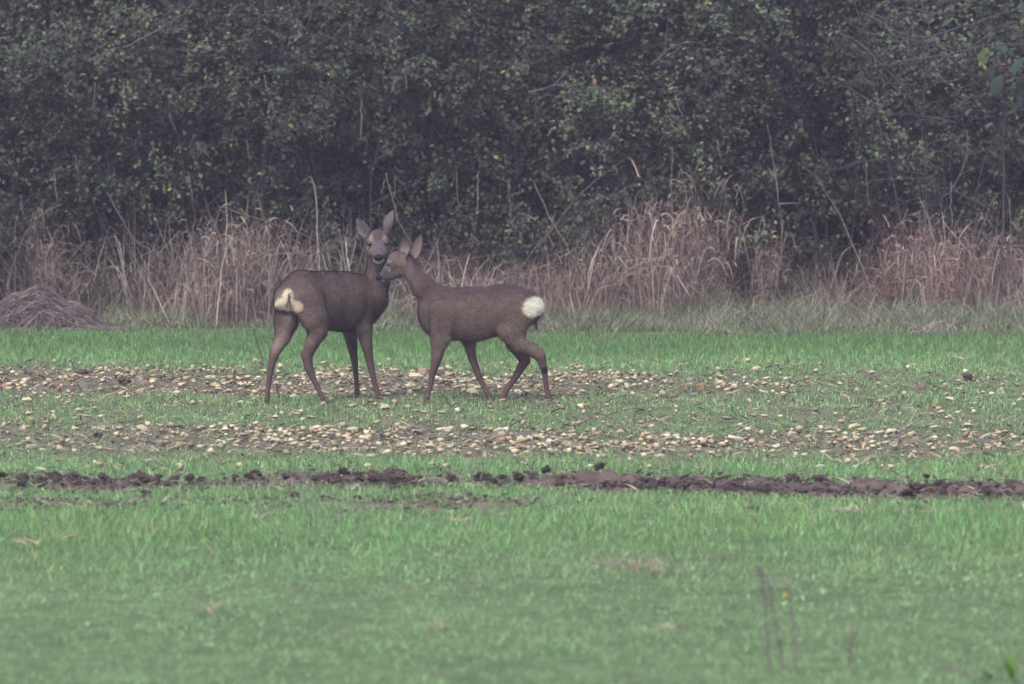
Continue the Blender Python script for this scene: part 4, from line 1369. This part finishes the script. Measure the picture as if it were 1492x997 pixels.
def cane(name, pixs, Y, r0, r1, color, label, cat, side_twigs=0, group=None, jit=0.0035, sub='side_twig'):
    pts = [W(px, py, Y + (q[0] if q else 0)) for px, py, *q in pixs]
    line = smooth_line(pts, 16, jit)
    V, Q = tube(line, np.linspace(r0, r1, len(line)))
    o0 = line[0].copy(); o0[2] = max(0, min(line[0][2], 0)) if False else line[0][2]
    if name in ('bramble_cane', 'dried_reed'): color = tuple(0.72 * c for c in color)
    key = 'cane_%02x%02x%02x' % tuple(int(c * 255) for c in color)
    m = bpy.data.materials.get(key) or mat(key, color, rough=0.85, noise=(30, 0.3), spec=0.2)
    ob = link(name, local(mesh_from(name, V, Q, mats=[m], smooth=True), o0), loc=o0, label=label, category=cat)
    if group: ob['group'] = group
    for i in range(side_twigs):
        k = rng.integers(3, len(line) - 1)
        d_ = rng.normal(0, 1, 3); d_[2] = abs(d_[2]) * 0.7; d_ /= np.linalg.norm(d_)
        L_ = rng.uniform(0.008, 0.028) if name == 'dead_weed_stem' else rng.uniform(0.03, 0.09) if name != 'bramble_cane' else rng.uniform(0.1, 0.35)
        tl = smooth_line([line[k], line[k] + d_ * L_ * 0.5, line[k] + d_ * L_ + np.array([0, 0, -0.1 * L_])], 6, 0.002)
        V, Q = tube(tl, np.linspace(r1 * 1.2, r1 * 0.5, 6), 4)
        link(sub, local(mesh_from('twig', V, Q, mats=[m]), o0), ob)
    return ob

PALE = (0.30, 0.24, 0.20); PURP = (0.095, 0.075, 0.085); DARK = (0.055, 0.042, 0.05)
cane('bramble_cane', [(10, 470, 0), (14, 400, .1), (35, 345, .1), (60, 312, 0), (90, 298, -.1)], 39.2, 0.010, 0.005, (0.13, 0.10, 0.095), 'thick bare cane arching from the ground at far left above the stalk heap', 'cane', 2)
cane('bramble_cane', [(318, 300), (380, 320), (430, 338), (500, 368)], 38.9, 0.005, 0.003, (0.15, 0.115, 0.105), 'long straight dead stem slanting down towards the left deer', 'cane', 1)
cane('bramble_cane', [(562, 250), (575, 300), (580, 325), (600, 355), (625, 400)], 38.8, 0.004, 0.003, (0.24, 0.17, 0.16), 'thin reddish stem passing behind the ears of the two deer', 'cane', 1)
cane('bramble_cane', [(780, 268), (800, 318), (822, 350), (835, 385)], 38.9, 0.004, 0.0025, (0.26, 0.2, 0.17), 'thin pale bent stem hanging down left of the big dry stand', 'cane', 2)
cane('bramble_cane', [(785, 360), (845, 282), (885, 250), (905, 245)], 39.2, 0.009, 0.004, PURP, 'bare grey branch slanting up to the right above the white rump disc', 'branch', 3)
cane('bramble_cane', [(770, 135), (800, 128), (825, 108)], 39.0, 0.009, 0.005, PURP, 'short bare grey branch high in the leaves at centre', 'branch', 2)
cane('bramble_cane', [(950, 95), (975, 70), (1000, 62)], 38.9, 0.007, 0.004, PURP, 'bare twig high in the leaves right of centre', 'branch', 2)
cane('bramble_cane', [(1118, 182), (1127, 240), (1135, 290), (1140, 350)], 38.9, 0.0028, 0.0035, (0.2, 0.16, 0.145), 'tall straight dead stem hanging below the leaves right of the big stand', 'stem', 1)
cane('bramble_cane', [(1300, 92), (1380, 80), (1440, 66), (1492, 64)], 38.8, 0.006, 0.004, PURP, 'long bare branch reaching right near the top right corner', 'branch', 5)
cane('bramble_cane', [(1250, 60), (1320, 130), (1345, 170)], 39.0, 0.006, 0.003, PURP, 'bare purple-grey branch slanting down near the top right', 'branch', 4)
cane('bramble_cane', [(1260, 20), (1330, 60), (1400, 40), (1492, 10)], 39.1, 0.007, 0.004, PURP, 'bare branch along the top edge at upper right', 'branch', 6)
cane('bramble_cane', [(180, 70), (230, 45), (270, 20), (300, -20)], 39.0, 0.008, 0.005, PURP, 'bare purple-grey branch at the top left of the hedge', 'branch', 6)
cane('bramble_cane', [(1409, 190), (1408, 240), (1385, 280), (1370, 290)], 39.0, 0.005, 0.003, (0.14, 0.11, 0.12), 'thin upright twig below the big leaves at right', 'stem', 2)
cane('bramble_cane', [(1130, 240), (1135, 300), (1142, 330), (1132, 420)], 38.75, 0.004, 0.006, (0.17, 0.12, 0.11), 'stout brown dead stalk standing right of the big dry stand', 'stem', 2)
cane('bramble_cane', [(155, 280), (180, 325), (195, 350), (245, 380)], 39.0, 0.004, 0.003, (0.2, 0.15, 0.15), 'thin bent stem in the dark hollow left of the left deer', 'stem', 1)
for (px, py, l, dx) in [(103, 25, 45, 2), (139, 120, 40, -4), (180, 122, 36, 2), (110, 225, 25, 3), (527, 145, 55, -1), (575, 255, 30, 1), (385, 110, 30, 8),
                        (560, 262, 22, -5), (665, 250, 55, 3), (697, 250, 60, -2), (740, 262, 70, 8), (30, 285, 30, 4), (80, 255, 35, 3), (980, 215, 60, -4), (1262, 240, 60, 4), (1385, 265, 70, 3),
                        (247, 165, 25, 8), (360, 205, 28, 4), (275, 250, 45, 8), (985, 140, 30, 10), (1045, 205, 25, 5), (590, 90, 40, 3)]:
    c = rng.choice([0, 1])
    cane('dried_reed', [(px, py), (px + dx * .3, py + l * .5), (px + dx, py + l)], 38.75 + rng.uniform(-.1, .2), 0.0035, 0.003,
         [(0.24, 0.21, 0.18), (0.18, 0.14, 0.13)][c], 'pale dead blade hanging against the dark leaves of the hedge', 'dried reed', 0, 'pale dead blades hanging in the hedge', 0.003)

# foreground stems and weeds
fy_ = gy(990)
STEMC = (0.13, 0.10, 0.105)
cane('dead_weed_stem', [(1124, 985), (1119, 920), (1112, 860), (1107, 826)], fy_, 0.004, 0.0025, STEMC, 'leftmost of three thin dead weed stems in the blurred front grass at right', 'weed stem', 26, jit=0.002)
cane('dead_weed_stem', [(1143, 985), (1134, 925), (1126, 880), (1118, 838)], fy_ + .05, 0.0038, 0.0022, STEMC, 'middle of three thin dead weed stems in the blurred front grass', 'weed stem', 26, jit=0.002)
cane('dead_weed_stem', [(1160, 980), (1159, 930), (1152, 890), (1145, 848)], fy_ - .04, 0.0036, 0.002, STEMC, 'rightmost of three thin dead weed stems, with a small yellow flower head', 'weed stem', 12, jit=0.002)
cane('dead_weed_stem', [(1238, 972), (1239, 945), (1243, 920)], gy(970), 0.005, 0.004, (0.14, 0.085, 0.075), 'short reddish weed stem standing alone in the front grass', 'weed stem', 5, jit=0.001)
fl = link('flower_head', ico(0.0065, 2, mat('yellow_petals', (0.42, 0.30, 0.03), rough=0.7, noise=(200, .3))), loc=W(1144.5, 868, fy_ - .05), label='small faded yellow flower head on the rightmost weed stem', category='flower')
fl.scale = (1, 1, 1.3)
sticks = [((383, 528), (372, 490), (369, 478), 31.9, 'dark dead twig sticking up behind the left deer, bent over'),
          ((402, 560), (410, 590), (398, 540), 30.6, None),
          ((790, 716), (779, 700), (768, 690), 24.2, 'dark broken stick leaning left out of the soil ridge'),
          ((1080, 618), (1070, 602), (1062, 588), 28.5, 'thin dark twig leaning in the grass at right'),
          ((921, 634), (923, 618), (925, 602), 27.9, 'thin upright dark twig in the grass right of the walking deer'),
          ((1230, 628), (1236, 616), (1241, 609), 28.2, 'thin reddish twig in the grass in front at right'),
          ((103, 524), (108, 538), (111, 545), 33.2, None),
          ((662, 596), (650, 584), (642, 572), 29.6, 'dark twig leaning beside the fore hoof of the walking deer'),
          ((340, 566), (341, 545), (341, 530), 32.0, None), ((787, 732), (785, 712), (783, 684), 24.1, 'thin dark stalk standing upright on the soil ridge at centre'),
          ((395, 492), (405, 500), (412, 512), 32.5, None)]
for a, b_, c, Y, lab in sticks:
    cane('dead_twig', [a, b_, c], Y, 0.004, 0.0022, DARK, lab or 'short dark dead twig standing in the thin grass by the far strip', 'twig', 1, None if lab else 'dark twigs in the thin grass', 0.003)

# pale straw tufts in the field
def straw_tuft(px, py, wpx, label, group=None, n=55, tint=(1, 1, 1)):
    g = G(px, py); s = wpx / (F / g[1])
    me = dry_clump_mesh(int(px), n, s * 0.8, s * 0.35, tint=np.array(tint) * 1.25, droop=2.2, K=5, wd=(0.0015, 0.0045))
    link('straw_tuft', me, loc=(g[0], g[1], float(ground_z(g[0], g[1]))), label=label, category='straw', **({'group': group} if group else {}))
straw_tuft(872, 832, 26, 'pale straw tuft lying in the green front grass right of centre')
straw_tuft(666, 802, 14, 'small buff straw tuft in the front grass below the walking deer')
straw_tuft(1285, 598, 26, 'white dried weed lying in the thin grass at right', tint=(1.3, 1.3, 1.3))
straw_tuft(1350, 492, 60, 'pale bleached straw at the edge of the verge at far right', n=60)
straw_tuft(185, 476, 34, 'pale bent straw at the verge edge right of the stalk heap', n=36)
straw_tuft(1230, 350 + 400, 24, 'dry bits lying below the soil ridge at right')
straw_tuft(1325, 748, 34, 'dry straw on the soil clod below the ridge at far right', n=40)
straw_tuft(945, 838, 60, 'brownish thin dead grass patch in the front field right of centre', n=70, tint=(.7, .65, .65))
straw_tuft(780, 488, 26, 'pink dry grass tuft under the rump of the walking deer', tint=(1.1, .95, .95))
def wisps():
    r = np.random.default_rng(15)
    n = 420
    cx, cy = r.uniform(-4, 4, 42), r.uniform(17, 36, 42)
    i = r.integers(0, 42, n)
    x, y = cx[i] + r.normal(0, 0.03, n), cy[i] + r.normal(0, 0.05, n)
    a = r.uniform(0, 6.28, n); L_ = r.uniform(0.03, 0.10, n); t = np.linspace(0, 1, 4)[None, :]
    up = r.uniform(0.1, 0.8, n)[:, None]
    c = np.stack([x[:, None] + np.cos(a)[:, None] * L_[:, None] * t, y[:, None] + np.sin(a)[:, None] * L_[:, None] * t, ground_z(x, y)[:, None] + 0.02 + up * L_[:, None] * t * (1.4 - 0.7 * t)], -1)
    V, Q, C = ribbons(c, r.uniform(0.002, 0.006, n), np.array([0.36, 0.29, 0.2]) * r.uniform(.6, 1.2, (n, 1)), r=r)
    link('straw_wisps', mesh_from('straw_wisps', V, Q, C, [M_dry]), kind='stuff', label='small wisps of straw scattered over the green field', category='straw')
wisps()

def low_weeds():
    """small round leaves of clover and other low weeds between the blades"""
    r = np.random.default_rng(25)
    n = 90000
    x = r.uniform(-6, 6, n); y = r.uniform(14.8, 36.5, n)
    dens = np.clip(fbm(x, y * 0.6, 151, 0.7, 3) * 2.6 - 1.0, 0.02, 1) * np.where(y < 21.5, 1.0, 0.3) * (1 - 0.7 * bare(x, y))
    k = r.random(n) < dens * np.where(np.abs(x) < 0.1036 * y + .3, 1, .2)
    x, y = x[k], y[k]; n = len(x)
    P = np.stack([x, y, ground_z(x, y) + r.uniform(0.008, 0.035, n)], -1)
    nr = np.array([0, -0.25, 1.0]) + r.normal(0, 0.45, (n, 3)); nr /= np.linalg.norm(nr, axis=1, keepdims=True)
    ax = np.cross(nr, r.normal(0, 1, (n, 3))); ax /= np.linalg.norm(ax, axis=1, keepdims=True)
    sd = np.cross(nr, ax); s_ = r.uniform(0.003, 0.008, (n, 1))
    V = np.stack([P - ax * s_, P - ax * s_ * .3 + sd * s_ * .8, P + ax * s_ * .7 + sd * s_ * .6, P + ax * s_, P + ax * s_ * .7 - sd * s_ * .6, P - ax * s_ * .3 - sd * s_ * .8], 1).reshape(-1, 3)
    b_ = (np.arange(n) * 6)[:, None]
    q = np.concatenate([b_ + np.array([0, 1, 2, 3]), b_ + np.array([0, 3, 4, 5])])
    c = np.array([[0.10, 0.20, 0.065], [0.17, 0.27, 0.12], [0.20, 0.29, 0.14], [0.22, 0.27, 0.08]])[r.choice(4, n, p=[.4, .33, .19, .08])] * r.uniform(.7, 1.25, (n, 1))
    link('low_weeds', mesh_from('low_weeds', V, q, np.repeat(c, 6, 0), [M_grass]), kind='stuff', label='low round-leaved weeds and clover growing among the grass', category='weeds')
    print('weeds', n)
low_weeds()

# broad leaves near the camera, bottom right
def leaf_blade(L_, Wd, col, bend=0.25, nu=8, rr=rng):
    V = []
    for i in range(nu + 1):
        u = i / nu
        w = Wd * 0.5 * math.sin(math.pi * min(1, u ** 0.8)) ** 0.8 if 0 < u < 1 else 0.0004
        z = bend * L_ * (u - u * u) * 1.5
        for s in (-1, 0, 1):
            V.append((s * w, L_ * u, z + abs(s) * w * 0.35))
    q = []
    for i in range(nu):
        for s in (0, 1):
            a = i * 3 + s
            q.append([a, a + 1, a + 4, a + 3])
    V = np.array(V)
    n = len(V)
    V2 = V - np.array([0, 0, 0.0008])
    q2 = [[x + n for x in reversed(f)] for f in q]
    return mesh_from('leaf', np.concatenate([V, V2]), q + q2, np.tile(np.array(col), (2 * n, 1)), [M_leaf], smooth=True)

def weed(px, py, size, col, label, tilt, yaw):
    g = G(px, py)
    root = link('broad_leaved_weed', None, loc=(g[0], g[1], 0.0), label=label, category='weed')
    for k in range(2):
        o = link('leaf', leaf_blade(size * (1 - .3 * k), size * 0.42, np.array(col) * (1 - .15 * k)), root, loc=(0, 0, 0.01))
        o.rotation_euler = (tilt, 0, yaw + k * 1.6)
weed(1445, 994, 0.075, (0.045, 0.085, 0.03), 'dark broad leaf of a weed near the bottom right corner', 0.35, 0.75)
weed(1473, 996, 0.10, (0.075, 0.14, 0.03), 'bright green broad leaf standing upright in the bottom right corner', 1.25, -0.1)

# ------------------------------------------------------------------ the hedge: shrubs with stems and leaves
LEAFC = np.array([[0.048, 0.064, 0.034], [0.058, 0.077, 0.042], [0.060, 0.077, 0.055], [0.084, 0.100, 0.050], [0.048, 0.051, 0.042], [0.060, 0.052, 0.048]])
def shrub_meshes(seed, H=3.4, R=0.95, n_leaf=11500, leaf=(0.026, 0.054), bottom=0.30, stems=6, tone=1.0, leafc=LEAFC, warm=0.022):
    r = np.random.default_rng(seed)
    V, Q, off = [], [], 0
    twigs = []
    def add(P, rad, ns=4):
        nonlocal off
        v, q = tube(P, rad, ns)
        V.append(v); Q.append(q + off); off += len(v)
    for s in range(stems):
        a = r.uniform(0, 2 * np.pi)
        d = np.array([math.cos(a) * R * 0.55, math.sin(a) * R * 0.45, H * r.uniform(0.6, 0.95)])
        b0 = np.array([math.cos(a) * 0.12, math.sin(a) * 0.12, 0])
        K = 9
        t = np.linspace(0, 1, K)[:, None]
        main = b0 + d * t + np.array([d[0], d[1], 0]) * (t ** 2) * 0.4 + r.normal(0, 0.05, (K, 3)) * t
        add(main, np.linspace(0.009, 0.0035, K), 5)
        for j in range(16):
            k = r.uniform(bottom * 0.8, 1.0)
            p = np.array([np.interp(k, t[:, 0], main[:, c]) for c in range(3)])
            a2 = a + r.normal(0, 1.3)
            L_ = r.uniform(0.35, 0.85) * (1.1 - 0.4 * k) * R
            dirn = np.array([math.cos(a2), math.sin(a2), r.uniform(-0.15, 0.75)])
            tt = np.linspace(0, 1, 6)[:, None]
            br = p + dirn * L_ * tt + np.array([0, 0, -0.18 * L_]) * tt ** 2 + r.normal(0, 0.018, (6, 3)) * tt
            add(br, np.linspace(0.006, 0.0025, 6), 4)
            twigs.append(br)
            for m_ in range(5):
                q0 = r.uniform(0.2, 1)
                p2 = np.array([np.interp(q0, tt[:, 0], br[:, c]) for c in range(3)])
                dr = dirn * 0.5 + r.normal(0, 0.8, 3)
                dr /= np.linalg.norm(dr)
                t3 = np.linspace(0, 1, 6)[:, None]
                tw = p2 + dr * r.uniform(0.14, 0.38) * t3 + np.array([0, 0, -0.05]) * t3 ** 2
                if m_ < 2: add(tw[[0, 2, 5]], [0.0028, 0.002, 0.0014], 3)
                twigs.append(tw)
    stem_me = mesh_from('shrub_stems', np.concatenate(V), np.concatenate(Q), mats=[M_bark], smooth=True)
    T = np.array(twigs)
    ti = r.integers(0, len(T), n_leaf)
    f = r.random(n_leaf) * 4.999
    i0 = f.astype(int); fr = (f - i0)[:, None]
    P = T[ti, i0] * (1 - fr) + T[ti, i0 + 1] * fr + r.normal(0, 0.028, (n_leaf, 3))
    k = P[:, 2] > bottom * H * (0.45 + 0.5 * r.random(n_leaf))
    P = P[k]; n = len(P)
    # leaves face outward and up, loosely
    out = P - np.array([0, 0, H * 0.45]); out /= np.linalg.norm(out, axis=1, keepdims=True)
    nrm = out * 0.6 + np.array([0, 0, 0.55]) + r.normal(0, 0.55, (n, 3)); nrm /= np.linalg.norm(nrm, axis=1, keepdims=True)
    ax = np.cross(nrm, r.normal(0, 1, (n, 3))); ax /= np.linalg.norm(ax, axis=1, keepdims=True)
    sd = np.cross(nrm, ax)
    L_ = r.uniform(*leaf, n)[:, None]; w = L_ * r.uniform(0.5, 0.72, (n, 1)) * 0.5
    fold = nrm * w * r.uniform(0.1, 0.5, (n, 1))
    curl = nrm * L_ * r.uniform(-0.25, 0.05, (n, 1))
    v0 = P; v1 = P + ax * L_ * .32 + sd * w + fold; v2 = P + ax * L_ * .7 + sd * w * .8 + fold + curl * .5
    v3 = P + ax * L_ + curl; v4 = P + ax * L_ * .7 - sd * w * .8 + fold + curl * .5; v5 = P + ax * L_ * .32 - sd * w + fold
    VV = np.stack([v0, v1, v2, v3, v4, v5], 1).reshape(-1, 3)
    b_ = (np.arange(n) * 6)[:, None]
    q = np.concatenate([b_ + np.array([0, 1, 2, 3]), b_ + np.array([0, 3, 4, 5])])
    tw_tone = (r.uniform(0.85, 1.15, len(T)) * np.repeat(r.uniform(0.5, 1.5, len(T) // 6 + 1), 6)[:len(T)])[ti[k]][:, None]
    c = leafc[r.integers(0, len(leafc), n)] * r.uniform(0.8, 1.2, (n, 1)) * tw_tone * tone
    yl = r.random(n)
    c = np.where((yl < warm)[:, None], np.array([0.15, 0.15, 0.055]) * r.uniform(0.6, 1.3, (n, 1)), c)
    c = np.where((yl > 1 - warm * 0.08)[:, None], np.array([0.22, 0.11, 0.07]), c)
    leaf_me = mesh_from('shrub_leaves', VV, q, np.repeat(c, 6, 0), [M_leaf])
    return stem_me, leaf_me

VAR = {
    'low': [shrub_meshes(11, 2.9, 1.0, 12000, bottom=0.10), shrub_meshes(12, 3.3, 1.0, 12500, bottom=0.14)],
    'high': [shrub_meshes(13, 3.6, 1.05, 12500, bottom=0.34, stems=7), shrub_meshes(14, 3.5, 1.1, 12500, bottom=0.38, stems=7, warm=0.045)],
    'bare': [shrub_meshes(15, 3.4, 1.1, 1500, bottom=0.45, stems=6, tone=0.9)],
}
def put_shrub(x, y, kind, vi, s, rot, label, group=None, name='hedge_shrub'):
    st, lf = VAR[kind][vi % len(VAR[kind])]
    root = link(name, None, loc=(x, y, float(ground_z(x, y)) - 0.02 if abs(x) < 8 and y < 42 else 0.15), label=label, category='shrub')
    if group: root['group'] = group
    root.rotation_euler = (0, 0, rot); root.scale = (s, s, s)
    link('stems', st, root)
    link('foliage', lf, root, kind='stuff')
front = [
    (-4.05, 40.1, 'low', 0, 0.95, 0.3, 'leafy shrub at the far left end of the hedge, over the stalk heap'),
    (-3.05, 40.3, 'high', 0, 1.0, 1.1, 'second leafy shrub from the left, above a dark hollow'),
    (-2.2, 40.0, 'high', 1, 1.0, 2.2, 'leafy shrub with yellowing leaves above and left of the left deer'),
    (-1.25, 40.0, 'low', 1, 0.97, 3.6, 'dense leafy shrub directly behind the head of the left deer'),
    (-0.35, 40.45, 'high', 0, 1.05, 4.5, 'leafy shrub overhanging the dark hollow above the walking deer'),
    (0.35, 40.05, 'low', 0, 0.92, 5.5, 'leafy shrub reaching low just left of the big dry grass stand'),
    (1.05, 40.3, 'high', 1, 1.0, 0.7, 'leafy shrub above the big stand of dry grass'),
    (1.95, 40.1, 'low', 1, 0.93, 1.9, 'bluish green shrub reaching low right of the big dry stand'),
    (2.7, 40.4, 'high', 0, 0.95, 2.9, 'leafy shrub left of the reddish grass mound'),
    (3.35, 39.75, 'bare', 0, 1.0, 0.2, 'nearly bare purple-grey twiggy shrub in the upper right corner'),
    (3.95, 40.3, 'low', 0, 0.95, 4.0, 'dark leafy shrub at the right edge of the photo'),
    (-2.3, 39.85, 'bare', 0, 0.95, 2.0, 'nearly bare twiggy shrub at the top left between leafy ones'),
]
for f_ in front:
    put_shrub(*f_, group='shrubs of the hedge')
for i, x in enumerate(np.arange(-10.5, 10.6, 1.0)):
    if abs(x) > 4.6:
        put_shrub(x, 40.2 + rng.uniform(-.2, .2), ['low', 'high'][i % 2], i, 1.0, rng.uniform(0, 6), 'leafy shrub continuing the hedge beside the view', 'shrubs of the hedge beyond the frame')
for i, x in enumerate(np.arange(-9.5, 9.6, 1.05)):
    put_shrub(x + rng.uniform(-.2, .2), 41.5 + rng.uniform(-.25, .25), ['low', 'high', 'low'][i % 3], i, 1.28, rng.uniform(0, 6), 'leafy shrub in the second row, seen through gaps of the hedge', 'shrubs in the second row of the hedge')
for i, x in enumerate(np.arange(-12, 12.1, 1.3)):
    for yb, sb in ((43.0, 1.5), (44.6, 1.8), (46.6, 2.4)):
        put_shrub(x + rng.uniform(-.3, .3), yb + rng.uniform(-.3, .3), 'low', i, sb, rng.uniform(0, 6), 'tall dark shrub at the back of the hedge', 'shrubs at the back of the hedge')

# broad-leaved sapling upper right
def sapling():
    g = np.array([(1455 - PW / 2) / F * 38.9, 38.9, 0.0])
    root = link('broad_leaved_sapling', None, loc=g, label='sapling with large soft green leaves in the upper right corner of the hedge', category='sapling')
    top = W(1462, 60, 38.9) - g
    V, Q = tube(smooth_line([(0, 0, 0), top * 0.5 + np.array([.05, 0.1, 0]), top], 12, 0.01), np.linspace(0.014, 0.005, 12))
    link('trunk', mesh_from('sapling_trunk', V, Q, mats=[M_bark], smooth=True), root)
    r = np.random.default_rng(5)
    spots = [(1432, 97, 0.17, (0.10, 0.125, 0.05)), (1478, 112, 0.24, (0.050, 0.095, 0.055)), (1450, 142, 0.2, (0.035, 0.055, 0.035)), (1482, 158, 0.15, (0.07, 0.10, 0.08)),
             (1408, 170, 0.09, (0.09, 0.12, 0.11)), (1437, 188, 0.08, (0.08, 0.11, 0.10)), (1420, 140, 0.13, (0.035, 0.05, 0.035)), (1485, 190, 0.12, (0.05, 0.07, 0.04)), (1492, 135, 0.2, (0.04, 0.07, 0.045)), (1465, 80, 0.16, (0.05, 0.08, 0.045)), (1445, 118, 0.15, (0.03, 0.05, 0.035))]
    for (px, py, L_, c) in spots:
        p = W(px, py, 38.75 + r.uniform(-.12, .15)) - g
        o = link('leaf', leaf_blade(L_, L_ * 0.6, np.array(c) * 0.55), root, loc=p - np.array([0, 0, 0.0]))
        o.rotation_euler = (r.uniform(0.5, 1.2), r.uniform(-.4, .4), r.uniform(-1.2, 1.2))
        base = np.array([top[0] * 0.9, top[1], p[2] + 0.05])
        V, Q = tube([base, (base + p) / 2, p], [0.003, 0.002, 0.002], 4)
        link('twig', mesh_from('sapling_twig', V, Q, mats=[M_bark]), root)
sapling()

# ------------------------------------------------------------------ haze
def haze():
    lo = np.array([-470, -470, -1.0]); hi = np.array([470, 470, 6.5])
    V = [(x, y, z) for x in (lo[0], hi[0]) for y in (lo[1], hi[1]) for z in (lo[2], hi[2])]
    Q = [[0, 1, 3, 2], [4, 6, 7, 5], [0, 4, 5, 1], [2, 3, 7, 6], [0, 2, 6, 4], [1, 5, 7, 3]]
    m = bpy.data.materials.new('haze_air'); m.use_nodes = True
    nt = m.node_tree; nt.nodes.clear()
    out = nt.nodes.new('ShaderNodeOutputMaterial')
    pv = nt.nodes.new('ShaderNodeVolumePrincipled')
    pv.inputs['Color'].default_value = (*HAZE_COLOR, 1)
    pv.inputs['Density'].default_value = HAZE_DENSITY
    pv.inputs['Anisotropy'].default_value = 0.0
    nt.links.new(pv.outputs[0], out.inputs['Volume'])
    link('haze', mesh_from('haze', V, Q, mats=[m]), kind='stuff')
if HAZE_DENSITY > 0:
    haze()
